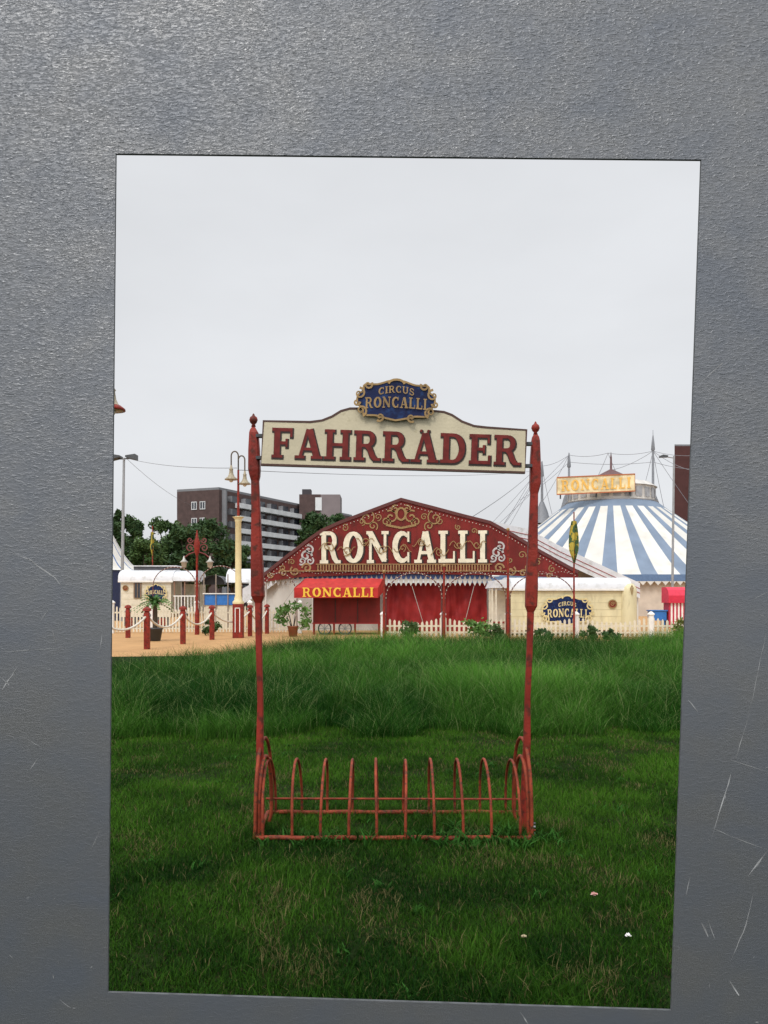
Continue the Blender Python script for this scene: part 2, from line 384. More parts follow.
# broad leaved weeds and rank tufts, thickest round the foot of the stand
for q in range(120):
    if q < 34: wx_, wy_ = rng.normal(.72, .22), rng.normal(5.60, .10)
    elif q < 60: wx_, wy_ = rng.uniform(-.95, 1.0), rng.normal(5.58, .06)
    else: wy_ = rng.uniform(3.0, 9.5); wx_ = rng.uniform(-.45, .45) * wy_
    m_ = 16; hh_ = (.10 if q < 60 else .055) * rng.uniform(.6, 1.2)
    lx = np.concatenate([lx, rng.normal(wx_, .03, m_)]); ly = np.concatenate([ly, rng.normal(wy_, .03, m_)])
    lh = np.concatenate([lh, hh_ * rng.uniform(.6, 1.1, m_)]); lw = np.concatenate([lw, rng.uniform(.010, .020, m_)]); ll = np.concatenate([ll, rng.uniform(.5, 1.4, m_)])
    lc = np.concatenate([lc, np.array([.026, .085, .014]) * rng.uniform(.6, 1.9, (m_, 1))])
blades('lawn_grass', lx, ly, lh, lw, ll, lc, 2, 'short dark green lawn with thin brownish patches under the bicycle stand', 'lawn')

# tall meadow grass
N = 370000
my = 9.6 + 17.5 * rng.uniform(0, 1, N) ** 1.25
mx_ = rng.uniform(-1, 1, N) * (.58 * my + 1.4)
pxm = CX + mx_ / my * F
yend = np.interp(pxm, [60, 113, 240, 300, 420, 700], [14.5, 16.5, 21.5, 24.5, 26, 26.5])
ystart = 9.8 + 1.0 * (vnoise(mx_, my * 0, .8, 5) - .5) + .6 * (vnoise(mx_, my * 0, .25, 6) - .5)
keep = (my < yend) & (my > ystart); mx_, my = mx_[keep], my[keep]; n = len(mx_)
edge = np.clip((my - ystart[keep]) / 1.3, 0, 1)
cl = vnoise(mx_, my, .45, 11); cb = vnoise(mx_, my, 2.2, 12)
mh = (.24 + .40 * edge) * (.55 + .6 * cl) * rng.uniform(.6, 1.12, n) * (.86 + .36 * cb)
mh *= 1 + .16 * np.clip((my - 17) / 4, 0, 1) * np.clip((pxm[keep] - 240) / 60, 0, 1)
mixv = np.clip(.5 * rng.uniform(0, 1, n) + 1.1 * cb + .5 * cl - .75, 0, 1)[:, None]
mc = np.array([.010, .052, .006]) * (1 - mixv) + np.array([.105, .270, .034]) * mixv
pale = rng.uniform(0, 1, n) < .07; mc[pale] = np.array([.19, .25, .09])
mh[pale] *= 1.12
blades('meadow_grass', mx_, my, mh, rng.uniform(.0032, .0068, n) * (.6 + .05 * my), rng.uniform(.2, 1.35, n), mc, 4, 'tall uncut green grass between the lawn and the circus fence', 'tall grass')

# a few litter pieces on the lawn
def litter(px, py, size, m, label):
    Y = 1360 / (py - HY); c = at(px, py, Y); mb = MB(); nx, ny = 7, 5; v = []
    for lay in (0, .004):
        for b in range(ny):
            for a in range(nx):
                v.append((c.x + size * 1.3 * (a / (nx - 1) - .5) * 2 * (1 - .55 * abs(b / (ny - 1) - .45) ** 1.5 * 2) * rnd.uniform(.6, 1.1), c.y + size * 1.5 * (b / (ny - 1) - .5) * 2 * (1 - .5 * abs(a / (nx - 1) - .5) * 2) * rnd.uniform(.6, 1.1), .034 + size * .45 * rnd.random() * (1 if 0 < a < nx - 1 else .2) + lay))
    q = nx * ny
    for o in (0, q): mb.add(v[o:o + q], [(b * nx + a, b * nx + a + 1, (b + 1) * nx + a + 1, (b + 1) * nx + a) for b in range(ny - 1) for a in range(nx - 1)])
    return tag(mb.build('litter', m, org=(c.x, c.y, 0)), label, 'litter')
litter(594, 901, .016, M('wrapper_pink', (.50, .16, .13), .6, .6, 60, col2=(.7,.6,.55), lo=.5, hi=.56), 'crumpled pinkish red wrapper lying on the lawn')
litter(628, 943, .013, WHITE, 'small white scrap of paper on the lawn')
litter(524, 944, .011, M('dry_leaf', (.40, .33, .2), .8, .3, 60), 'pale dry leaf scrap lying on the lawn')

# ------------------------------------------------------------------ grey metal surround added around the view, in place of a flat surface
WY = 0.9
wall = None
def surround_material():
    m = bpy.data.materials.new('embossed_grey_metal'); m.use_nodes = True; t = m.node_tree; b = t.nodes['Principled BSDF']; k = t.links.new
    c = t.nodes.new('ShaderNodeTexCoord')
    def noise(scale, st, det, dist=0):
        mp_ = t.nodes.new('ShaderNodeMapping'); mp_.inputs['Scale'].default_value = st
        n_ = t.nodes.new('ShaderNodeTexNoise'); n_.inputs['Scale'].default_value = scale; n_.inputs['Detail'].default_value = det; n_.inputs['Distortion'].default_value = dist
        k(c.outputs['Object'], mp_.inputs['Vector']); k(mp_.outputs[0], n_.inputs['Vector']); return n_
    e = noise(125, (1, 1, 3.0), 3, .9); g = noise(900, (1, 1, 1), 2); big_ = noise(2.2, (1, 1, 1), 3)
    # lean the embossing over so that the upper flank of each ridge is the steep one
    e0 = e; cm = t.nodes.new('ShaderNodeCombineXYZ'); lm = t.nodes.new('ShaderNodeMath'); lm.operation = 'MULTIPLY_ADD'; lm.inputs[1].default_value = -.0042; lm.inputs[2].default_value = .0021
    k(e0.outputs['Fac'], lm.inputs[0]); k(lm.outputs[0], cm.inputs['Z'])
    va = t.nodes.new('ShaderNodeVectorMath'); va.operation = 'ADD'; k(c.outputs['Object'], va.inputs[0]); k(cm.outputs[0], va.inputs[1])
    e = noise(125, (1, 1, 3.0), 2, .9); k(va.outputs[0], e.inputs['Vector'].links[0].from_node.inputs['Vector'])
    ramp = t.nodes.new('ShaderNodeMapRange'); ramp.interpolation_type = 'SMOOTHSTEP'
    ramp.inputs['From Min'].default_value = .40; ramp.inputs['From Max'].default_value = .74
    k(e.outputs['Fac'], ramp.inputs['Value'])
    bp = t.nodes.new('ShaderNodeBump'); bp.inputs['Strength'].default_value = .55; bp.inputs['Distance'].default_value = .0016
    sz = t.nodes.new('ShaderNodeSeparateXYZ'); k(c.outputs['Object'], sz.inputs[0])       # fade of the glints built into the relief: flatter embossing lower on the sheet
    glint_fade = t.nodes.new('ShaderNodeMapRange'); glint_fade.inputs['From Min'].default_value = 1.55; glint_fade.inputs['From Max'].default_value = 2.15; glint_fade.inputs['To Min'].default_value = .08; glint_fade.inputs['To Max'].default_value = 1.0
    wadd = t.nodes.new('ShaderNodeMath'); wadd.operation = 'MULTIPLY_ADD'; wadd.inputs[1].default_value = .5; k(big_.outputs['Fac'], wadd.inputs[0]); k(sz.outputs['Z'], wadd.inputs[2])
    wsub = t.nodes.new('ShaderNodeMath'); wsub.operation = 'SUBTRACT'; wsub.inputs[1].default_value = .25; k(wadd.outputs[0], wsub.inputs[0]); k(wsub.outputs[0], glint_fade.inputs['Value'])
    hm = t.nodes.new('ShaderNodeMath'); hm.operation = 'MULTIPLY'; k(ramp.outputs[0], hm.inputs[0]); k(glint_fade.outputs[0], hm.inputs[1]); k(hm.outputs[0], bp.inputs['Height'])
    bp2 = t.nodes.new('ShaderNodeBump'); bp2.inputs['Strength'].default_value = .25; bp2.inputs['Distance'].default_value = .0006
    k(g.outputs['Fac'], bp2.inputs['Height']); k(bp.outputs[0], bp2.inputs['Normal']); k(bp2.outputs[0], b.inputs['Normal'])
    r = t.nodes.new('ShaderNodeMapRange'); r.inputs['From Min'].default_value = .3; r.inputs['From Max'].default_value = .7; r.inputs['To Min'].default_value = .70; r.inputs['To Max'].default_value = 1.30
    k(g.outputs['Fac'], r.inputs['Value'])
    x = t.nodes.new('ShaderNodeMixRGB'); x.blend_type = 'MULTIPLY'; x.inputs['Fac'].default_value = 1; x.inputs['Color1'].default_value = (.136, .139, .144, 1)
    k(r.outputs[0], x.inputs['Color2'])
    # grime: uneven dull film and smudges that change both colour and gloss
    gr = noise(7, (1, 1, 1.6), 6, .4); g2 = noise(26, (1, 1, 1), 5, .3)
    ga = t.nodes.new('ShaderNodeMath'); ga.operation = 'MULTIPLY_ADD'; ga.inputs[1].default_value = .5; k(g2.outputs['Fac'], ga.inputs[0]); k(gr.outputs['Fac'], ga.inputs[2])
    gm = t.nodes.new('ShaderNodeMapRange'); gm.inputs['From Min'].default_value = .55; gm.inputs['From Max'].default_value = .95; k(ga.outputs[0], gm.inputs['Value'])
    y = t.nodes.new('ShaderNodeMixRGB'); y.inputs['Color2'].default_value = (.098, .110, .132, 1); k(gm.outputs[0], y.inputs['Fac']); k(x.outputs[0], y.inputs['Color1'])
    rr_ = t.nodes.new('ShaderNodeMapRange'); rr_.inputs['To Min'].default_value = .28; rr_.inputs['To Max'].default_value = .46; k(gm.outputs[0], rr_.inputs['Value']); k(rr_.outputs[0], b.inputs['Roughness'])
    k(y.outputs[0], b.inputs['Base Color'])
    b.inputs['Roughness'].default_value = .33; b.inputs['Metallic'].default_value = .3; b.inputs['Specular IOR Level'].default_value = .9; b.inputs['Coat Weight'].default_value = .45; b.inputs['Coat Roughness'].default_value = .3; k(bp2.outputs[0], b.inputs['Coat Normal'])
    return m
SURROUNDM = surround_material()
SCR = M('bare_scratch', (.30, .305, .31), .5, .5, 60, metal=.1)
def build_surround():
    root = thing('view_surround', 'large scratched grey embossed metal wall added around the view, with a tall opening cut through', 'metal surround', (0, WY, 0))
    inner = [at(116, 154, WY), at(701, 160, WY), at(671, 1010, WY), at(108, 992, WY)]
    outer = [Vector((-1.4, WY, 2.7)), Vector((1.4, WY, 2.7)), Vector((1.4, WY, .8)), Vector((-1.4, WY, .8))]
    th = Vector((0, .0025, 0)); mb = MB()
    mid = sum(inner, Vector()) / 4
    cut = [p + (p - mid).normalized() * .0007 for p in inner]                 # broken edge of the cut
    v = cut + outer + [p + th for p in inner] + [p + th for p in outer] + [p + Vector((0, .0006, 0)) for p in inner]
    fs = []
    for i in range(4):
        j = (i + 1) % 4
        fs += [(i, j, 4 + j, 4 + i), (8 + i, 8 + j, 12 + j, 12 + i), (i, j, 16 + j, 16 + i), (16 + i, 16 + j, 8 + j, 8 + i), (4 + i, 4 + j, 12 + j, 12 + i)]
    mb.add(v, fs)
    for q in range(4): mb.m[q * 5 + 2] = mb.m[q * 5 + 3] = 1
    mb.build('sheet', [SURROUNDM, M('cut_edge', (.09, .095, .10), .7, .4, 60, spec=.2)], root)
    for sx in (-1, 1):
        l = MB(); l.box((sx * 1.3, WY + .035, 1.35), (.06, .06, 2.7)); l.build('post', STEEL, root)  # posts added to carry the surround
    # scratches and scuffs: thin bare-metal burrs standing a hair proud of the sheet
    s = MB(); pl = Plane((0, WY, 0))
    def sc(pts, w, rough=1.5):
        P = []
        for (a, b) in zip(pts[:-1], pts[1:]):
            kk = max(3, int(math.hypot(b[0] - a[0], b[1] - a[1]) / 8))
            for i in range(kk): P.append((a[0] + (b[0] - a[0]) * i / kk + rnd.uniform(-.25, .25) * rough, a[1] + (b[1] - a[1]) * i / kk + rnd.uniform(-.25, .25) * rough))
        P.append(pts[-1])
        Q = [(at(x, y, WY).x, at(x, y, WY).z) for x, y in P]
        ws = [w * WY / F * rnd.uniform(.25, 1.15) * min(1, 2.5 * min(i + .4, len(Q) - i - .6) / len(Q)) for i in range(len(Q))]
        for i0 in range(0, len(Q) - 1, 2):
            if rnd.random() < .8: ribbon(s, pl, Q[i0:i0 + 3], ws[i0:i0 + 3], .00025)
    for pts, w in (([(0, 548), (30, 560), (55, 578), (72, 598)], 1.1), ([(18, 552), (36, 564)], .8), ([(0, 652), (64, 648)], .7), ([(2, 690), (10, 678), (17, 668)], 1.8), ([(3, 684), (16, 672), (6, 690)], 1.2), ([(0, 676), (14, 690)], .9),
                   ([(102, 634), (101, 648), (92, 660)], .8), ([(404, 95), (420, 126), (434, 152)], .8), ([(372, 30), (396, 62)], .7), ([(428, 64), (438, 48), (450, 30)], 1.6), ([(420, 80), (436, 40), (446, 34)], .8),
                   ([(278, 4), (276, 30), (284, 56)], .8), ([(268, 60), (272, 108)], .5), ([(334, 36), (348, 110)], .7), ([(354, 0), (376, 36)], .7), ([(768, 330), (735, 352), (698, 385)], .9), ([(750, 712), (726, 790), (707, 852)], 1.3),
                   ([(768, 850), (748, 876)], 2.0), ([(712, 828), (740, 840), (768, 850)], .8), ([(755, 885), (746, 925), (730, 962)], 1.1), ([(722, 968), (734, 988), (748, 1010)], 1.6), ([(701, 922), (712, 944)], 2.2), ([(708, 920), (718, 948)], .9),
                   ([(746, 594), (768, 586)], 1.6), ([(752, 600), (768, 592)], .9), ([(768, 622), (752, 700), (744, 726)], .7), ([(690, 876), (684, 905)], .9), ([(688, 700), (698, 712)], 1.2), ([(100, 830), (91, 850)], .9), ([(38, 758), (26, 776)], .8), ([(20, 736), (44, 748)], .5),
                   ([(42, 520), (60, 530)], .7), ([(52, 628), (58, 650)], .7), ([(48, 610), (40, 622)], .6), ([(92, 830), (96, 845)], .8), ([(60, 1000), (76, 1012)], .6), ([(520, 1012), (528, 1024)], 1.4), ([(730, 760), (768, 772)], .6), ([(640, 0), (668, 60)], .5), ([(30, 300), (86, 280)], .5), ([(0, 280), (34, 262)], .6)):
        sc(pts, w)
    for i in range(420):
        x, y = rnd.uniform(-20, 790), rnd.uniform(-10, 1030)
        if 104 < x < 704 and 148 < y < 1012: continue
        a = rnd.uniform(0, PI); l = rnd.uniform(.8, 5) * (1 if y > 300 else .6)
        sc([(x, y), (x + l * math.cos(a), y + l * math.sin(a))], rnd.uniform(.35, .95), .4)
    s.build('scratches', SCR, root)
build_surround()

# ------------------------------------------------------------------ bicycle stand with sign
BY = 5.67
GT = bpy.data.objects
stand = thing('bicycle_stand', 'rusty red iron bicycle stand with ten wheel hoops and tall side posts', 'bicycle stand', (0.05, 6.0, 0))
def gate_post(pts, parent):
    """pts: (pixel x, pixel y, half width px)"""
    mb = MB(); mb.loft([(at(x, y, BY + .1), w * (BY + .1) / F, w * (BY + .1) / F, .28 * w * BY / F) for x, y, w in pts]); return mb.build('post', RED, parent)
lp = gate_post([(253.5, 427, 1.5), (253.5, 430, 3.2), (254, 433, 4.4), (254.2, 450, 5.4), (254.5, 470, 5.8), (255, 476, 5.0), (255.2, 481, 3.8), (256, 510, 4.3), (256.5, 540, 5.0), (257.5, 575, 6.2), (258, 596, 6.3), (258.5, 603, 3.3), (258.8, 640, 3.0), (260.4, 700, 2.8), (260, 740, 3.4), (260, 790, 3.9), (260, 836, 4.2)], stand)
rp = gate_post([(535.5, 434, 1.5), (535.5, 437, 3.2), (535.5, 441, 4.0), (535.2, 462, 5.0), (535, 484, 5.2), (534.5, 489, 4.6), (534, 494, 3.7), (533.2, 525, 4.2), (532.5, 550, 4.8), (531.5, 588, 5.8), (531, 606, 5.6), (530.5, 612, 3.2), (529.5, 650, 2.9), (527.4, 700, 2.8), (527, 740, 3.4), (525, 790, 3.9), (524, 833, 4.2)], stand)
for (x, y, pp) in ((253.5, 420, lp), (535.5, 428, rp)):
    c = at(x, y, BY + .1); k = (BY + .1) / F; mb = MB()
    mb.lathe(c, [(.002, -7 * k), (2.4 * k, -6.6 * k), (1.6 * k, -4.5 * k), (3.4 * k, -2.6 * k), (4.3 * k, 0), (3.5 * k, 2.6 * k), (1.4 * k, 4.3 * k), (1.1 * k, 5.4 * k), (.002, 6.6 * k)], 14)
    mb.build('finial', RED, pp)
# base frame
FY, RY = 5.57, 6.24
zb = .028
fl, fr = Vector((gx(256, FY), FY, zb)), Vector((gx(531, FY), FY, zb)); rl, rr = Vector((gx(268, RY), RY, zb)), Vector((gx(519, RY), RY, zb))
for a, b in ((fl, fr), (rl, rr), (fl, rl), (fr, rr)):
    mb = MB(); mb.tube([a.lerp(b, t / 12) + Vector((0, 0, .003 * math.sin(t * 2.1))) for t in range(13)], .016, 8); mb.build('base_rail', RUST, stand)
mb = MB(); mb.tube([(gx(266, RY - .03), RY - .03, .135), (gx(518, RY - .03), RY - .03, .13)], .008, 6); mb.build('cross_rod', RUST, stand)
for i in range(10):
    X = -.793 + .1872 * i + rnd.uniform(-.004, .004); hh = .475 + rnd.uniform(-.006, .006); r = (RY - FY) / 2
    tl = rnd.uniform(-.012, .012)
    pts = [(X, FY, .02), (X, FY, .12)] + [(X + tl * math.sin(PI * j / 14), FY + r - r * math.cos(PI * j / 14), .14 + (hh - .14) * math.sin(PI * j / 14) ** 1.05) for j in range(15)] + [(X, RY, .12), (X, RY, .02)]
    mb = MB(); mb.tube(pts, .0095, 8); mb.build('hoop', RUST, stand)
for sx, px in ((-1, 262), (1, 524)):                # taller end hoops that brace the posts
    for k_, (dx, hh, r, off) in enumerate(((0, .63, .30, 0), (-.02 * sx, .52, .2, .02))):
        X = gx(px, 5.9) + dx - sx * .015
        pts = [(X + sx * .02, FY + .02 + off, .02)] + [(X + sx * .015 * math.cos(PI * j / 14), FY + .02 + off + r - r * math.cos(PI * j / 14), .08 + (hh - .08) * math.sin(PI * j / 14) ** .75) for j in range(15)] + [(X, FY + .02 + off + 2 * r, .02)]
        mb = MB(); mb.tube(pts, .012, 8); mb.build('end_brace', RUST, stand)
for j in range(4):
    mb = MB(); mb.tube([(gx(530, FY) + .01, FY + .03, .05 + .022 * j), (gx(534, FY) + .014, FY + .02, .052 + .022 * j)], .007, 8); mb.build('bolt', [DSTEEL, RUST, STEEL, DSTEEL][j], stand)
for sx, (x, y) in ((-1, (260, 436)), (1, (528, 444))):
    for dy in (0, 22):
        mb = MB(); mb.box(at(x, y + dy, BY + .05), (.05, .05, .02)); mb.build('sign_bracket', DSTEEL, stand)
# sign board
tilt = math.atan2(8.5, 263)
spl = Plane(at(262, 466, BY), (math.cos(tilt), 0, -math.sin(tilt)), (math.sin(tilt), 0, math.cos(tilt)))
k = BY / F
def sp(px, py):
    d = at(px, py, BY) - spl.O; return (d.dot(spl.U), d.dot(spl.V))
outl = [(261, 464.5), (525, 472.5), (526.5, 430), (487, 427.5), (474, 426), (462, 421.5), (452, 415), (444, 412), (434, 411), (420, 411), (360, 408.5), (350, 408.5), (341, 411), (332, 416.5), (322, 420.5), (310, 422), (263.5, 421)]
sign = MB(); sign.prism([spl.p(*sp(*q), 0) for q in outl], -spl.N * .03)
signo = sign.build('sign_board', BOARD, stand)
mb = MB(); ribbon(mb, spl, [sp(*q) for q in outl], 2.2 * k, .002, 0, True, .03); mb.build('dark_border', M('dark_brown_trim', (.07, .03, .02), .5), signo)
LETR = M('letter_red', (.155, .020, .017), .55, .3, 25, spec=.2)
mb = MB(); u0, v0 = sp(270.5, 457.5)
uw = sp(520, 466)[0] - u0
text(mb, spl, 'FAHRRADER', u0 + .004, v0 - .006, uw, 30 * k, 1, .003, grow=.9 * k, wt=.95, gap=.05, dots=5, dd=.00002)
text(mb, spl, 'FAHRRADER', u0, v0, uw, 30 * k, 0, .004, wt=.95, gap=.05, dots=5, dd=.00005)
mb.build('lettering', [LETR, DARK], signo)
cpl = Plane(spl.p(*sp(396, 401.5), .008), spl.U, spl.V)
cartouche(cpl, 78 * k, 37 * k, signo, [('CIRCUS', -18 * k, 4.5 * k, 36 * k, 7 * k, 3 * k), ('RONCALLI', -31 * k, -9 * k, 62 * k, 11 * k, 1.5 * k)], 'crest_plate', .02, (BLUE, GOLD))

# ------------------------------------------------------------------ entrance tent with the red pediment
EY = 40.0; ek = EY / F
ent = thing('entrance_tent', 'red gabled circus entrance tent with cream letters and gold ornament on its pediment', 'tent', (gx(401, EY), EY, 0))
epl = Plane((0, EY, 0))
def ep(px, py): q = at(px, py, EY); return (q.x, q.z)
ped = [(255, 583), (262, 577), (283, 560), (309, 540), (322, 531), (340, 523), (372, 511), (401, 500), (432, 508), (462, 516), (490, 523), (512, 535), (540, 552), (578, 573), (578, 578), (490, 575), (420, 574), (383, 574), (300, 577)]
mb = MB(); mb.prism([epl.p(*ep(*q), 0) for q in ped], (0, .12, 0)); pedo = mb.build('pediment', FRED, ent)
top = ped[1:14]
mb = MB(); ribbon(mb, epl, [ep(x, y - .6) for x, y in top], 3.2 * ek, .06, 0, False, .2); mb.build('cornice', M('dark_red_cornice', (.10, .025, .022), .6), pedo)
bulb0 = None; nb_ = 0
for (a, b) in zip(top[:-1], top[1:]):
    kk = max(2, int(math.hypot(b[0] - a[0], b[1] - a[1]) / 3.5))
    for i in range(kk):
        p = epl.p(*ep(a[0] + (b[0] - a[0]) * i / kk, a[1] + (b[1] - a[1]) * i / kk + 4.2), .06); nb_ += 1
        if bulb0 is None:
            mb = MB(); mb.ball(p, .5 * ek, 4); bulb0 = mb.build('bulb', BULB, pedo); bp0 = p
        elif nb_ <= 100:
            c = bulb0.copy(); COL.objects.link(c); c.parent = pedo; c.location = p - bp0; ORG[c] = ORG[bulb0]
mb = MB()
for i in range(100): mb.ball(epl.p(*ep(270 + 300 * i / 99, 572.6 + 1.0 * math.sin(i * .9)), .07), .38 * ek, 4)
bs_ = mb.build('bulb_string', BULB, pedo); bs_['kind'] = 'stuff'
mb = MB(); u0, v0 = ep(319, 563); u1 = ep(488, 563)[0]
text(mb, epl, 'RONCALLI', u0 + .05, v0 - .04, u1 - u0, 32 * ek, 1, .03, grow=.7 * ek, gap=.09, warp=lambda z: .5 * ek * z)
text(mb, epl, 'RONCALLI', u0, v0, u1 - u0, 32 * ek, 0, .045, gap=.09, warp=lambda z: .5 * ek * z)
mb.build('lettering', [M('letter_cream', (.74, .68, .52), .5, .15, 3), DARK], pedo)
# gold ornament: crest, scrolls, band of balusters
mb = MB()
for sx in (-1, 1):
    for (cx, cy, r, a, sg, w) in ((10, 517, 7, 1, 1, 1.6), (6, 509, 4, 2, -1, 1.4), (15, 522, 5, 4, -1, 1.3), (34, 518, 8, 2, 1, 1.3), (28, 526, 5, 4, -1, 1.2)):
        u, v = ep(401 + sx * cx, cy); P = spiral(u, v, r * ek, 1.3, a if sx > 0 else PI - a, sg * sx)
        ribbon(mb, epl, P, w * ek, .03, 0, False, .02)
ribbon(mb, epl, [ep(*q) for q in arc(401, 514, 4.5, -6, 0, 360, 14)[:-1]], 2 * ek, .04, 0, True, .02)
ribbon(mb, epl, [ep(386, 525), ep(401, 528), ep(416, 525)], 2.2 * ek, .035)
mb.build('crest_scrolls', GOLD, pedo)
mb = MB()
for i in range(9):
    x = 328 + i * 18.6; y = 547 + 5 * math.sin(i * 2.3); u, v = ep(x, y)
    ribbon(mb, epl, spiral(u, v, rnd.uniform(3.5, 6) * ek, 1.2, rnd.uniform(0, 6), rnd.choice((-1, 1))), .8 * ek, .085 + i * .001, 0, False, .01)
    ribbon(mb, epl, [ep(x + q, y + 4 * math.sin(q * .45 + i)) for q in range(-9, 10, 2)], .7 * ek, .09 + i * .001, 0, False, .01)
for (x, y) in ((292, 562), (283, 568), (325, 538), (345, 528), (362, 522), (440, 521), (458, 527), (474, 531), (510, 560), (522, 555), (538, 562), (528, 568), (552, 569), (378, 517), (424, 517)):
    u, v = ep(x, y); ribbon(mb, epl, spiral(u, v, rnd.uniform(3, 4.6) * ek, 1.3, rnd.uniform(0, 6), rnd.choice((-1, 1))), .9 * ek, .02 + .001 * rnd.randint(0, 6), 0, False, .01)
mb.build('gold_vines', GOLD, pedo)
mb = MB()
for i in range(62):
    u, v = ep(318 + i * 2.8, 567.5); mb.box(epl.p(u, v, .03), (1.3 * ek, .06, 6 * ek))
mb.box(epl.p(*ep(404, 564.2), .03), (176 * ek, .07, 1.0 * ek)); mb.box(epl.p(*ep(404, 571), .03), (240 * ek, .07, 1.0 * ek))
for sx in (-1, 1):
    for (cx, cy, r, a, sg, w) in ((96, 568, 5, 0, 1, 1.8), (108, 571, 5, 1, -1, 1.6), (120, 573, 4, 0, 1, 1.4), (132, 575, 3.5, 1, -1, 1.4), (146, 576, 3, 0, 1, 1.2)):
        u, v = ep(403 + sx * cx, cy); ribbon(mb, epl, spiral(u, v, r * ek, 1.3, a if sx > 0 else PI - a, sg * sx), w * ek, .04, 0, False, .02)
mb.build('ornament_band', M('old_gold_trim', (.30, .17, .07), .5, .3, 10), pedo)
for (cx, cy) in ((306, 556), (497, 553)):       # pale painted figures reduced to a scrolled heraldic shape
    mb = MB()
    for (dx, dy, r, a, sg, w) in ((0, 0, 6, 0, 1, 2), (3, -6, 5, 2, -1, 1.8), (-4, 5, 4, 4, 1, 1.6), (4, 5, 4, 1, -1, 1.5)):
        u, v = ep(cx + dx, cy + dy); ribbon(mb, epl, spiral(u, v, r * ek, 1.2, a, sg), w * ek, .03, 0, False, .02)
    mb.build('scroll_emblem', M('emblem_grey', (.45, .42, .40), .6, .3, 6), pedo)
# roof membrane behind, side walls
RYD = EY + 1.6
rp_ = [(240, 590), (262, 578), (322, 533), (401, 503), (470, 517), (500, 523), (528, 529), (560, 546), (640, 583)]
a = [at(x, y, RYD) for x, y in rp_]; mb = MB()
th_ = 14
mb.add(a + [p + Vector((0, th_, 0)) for p in a], [(i, i + 1, len(a) + i + 1, len(a) + i) for i in range(len(a) - 1)])
flo = [Vector((p.x, p.y, p.z - .75)) for p in a]
mb.add(a + flo, [(i, i + 1, len(a) + i + 1, len(a) + i) for i in range(len(a) - 1)])
mb.build('roof', ROOFW, ent)
for off in (.28, .5):
    mb = MB(); mb.tube([p + Vector((0, -.02, -off)) for p in a[4:]], .016, 5); mb.build('roof_piping', M('piping_red', (.4, .1, .1), .6), ent)
mb = MB()
xl, xr = gx(248, RYD), gx(640, RYD); zt = 2.35
n_ = 80; v = []
for i in range(n_ + 1):
    x = xl + (xr - xl) * i / n_; v += [(x, RYD + .3 + .06 * math.sin(i * 1.7), 0), (x, RYD + .3 + .06 * math.sin(i * 1.7), zt)]
mb.add(v, [(2 * i, 2 * i + 2, 2 * i + 3, 2 * i + 1) for i in range(n_)], 0, True)
for xx in (xl, xr): mb.add([(xx, RYD + .3, 0), (xx, RYD + th_, 0), (xx, RYD + th_, zt), (xx, RYD + .3, zt)], [(0, 1, 2, 3)])
mb.build('side_wall', TCREAM, ent)
# valance with scallops
mb = MB(); vy = EY + .25
x0, x1 = gx(266, vy), gx(492, vy); zt = at(0, 572, vy).z; zm = at(0, 579.5, vy).z; zb_ = at(0, 585, vy).z
mb.box(((x0 + x1) / 2, vy, (zt + zm) / 2), (x1 - x0, .03, zt - zm), mi=0)
ns = 46
for i in range(ns):
    xa, xb = x0 + (x1 - x0) * i / ns, x0 + (x1 - x0) * (i + 1) / ns; xm = (xa + xb) / 2
    mb.prism([(xa, vy - .02, zm + .02), (xb, vy - .02, zm + .02), (xb - .02, vy - .02, zm - .1), (xm, vy - .02, zb_ - .05), (xa + .02, vy - .02, zm - .1)], (0, .02, 0), 1)
    mb.prism([(xa + .05, vy - .03, zm + .02), (xb - .05, vy - .03, zm + .02), (xm, vy - .03, zm + .2)], (0, .008, 0), 1)
mb.build('valance', [M('valance_blue', (.07, .13, .33), .7, .2, 3), TCREAM], ent)
# curtains
def curtain(px0, px1, py0, py1, Y, sway):
    mb = MB(); n1, n2 = 60, 8; v = []
    for j in range(n2 + 1):
        for i in range(n1 + 1):
            t = i / n1; s_ = j / n2; pxx = px0 + (px1 - px0) * t
            p = at(pxx, py0 + (py1 - py0) * s_, Y); fold = .05 * math.sin(t * 34 + 3 * s_ * sway + 2 * math.sin(t * 5)) + .07 * math.sin(t * 13 - 5 * s_ * sway + 1.3 * math.sin(t * 3.1 + s_)) + .05 * math.sin((t - s_ * .7 * sway) * 21)
            v.append((p.x, p.y + fold, p.z))
    mb.add(v, [(j * (n1 + 1) + i, j * (n1 + 1) + i + 1, (j + 1) * (n1 + 1) + i + 1, (j + 1) * (n1 + 1) + i) for j in range(n2) for i in range(n1)], 0, True)
    return mb.build('curtain', CURT, ent)
curtain(384, 441, 583, 634, EY + .9, 1); curtain(442, 487, 583, 634, EY + .95, -1)
for px in (266, 313, 384, 490):
    mb = MB(); mb.tube([at(px, 634, EY + .5), at(px, 574, EY + .5)], .05, 8); mb.build('tent_pole', M('pole_stripe_white', (.6, .55, .5), .5), ent)
for (a_, b_) in (((298, 584), (270, 622)), ((306, 584), (284, 624)), ((412, 586), (424, 626)), ((474, 586), (464, 626))):
    mb = MB(); mb.tube([at(*a_, EY - .4), at(*b_, EY - .6)], .014, 5); mb.build('guy_rope', M('rope_grey', (.4, .38, .34), .8), ent)

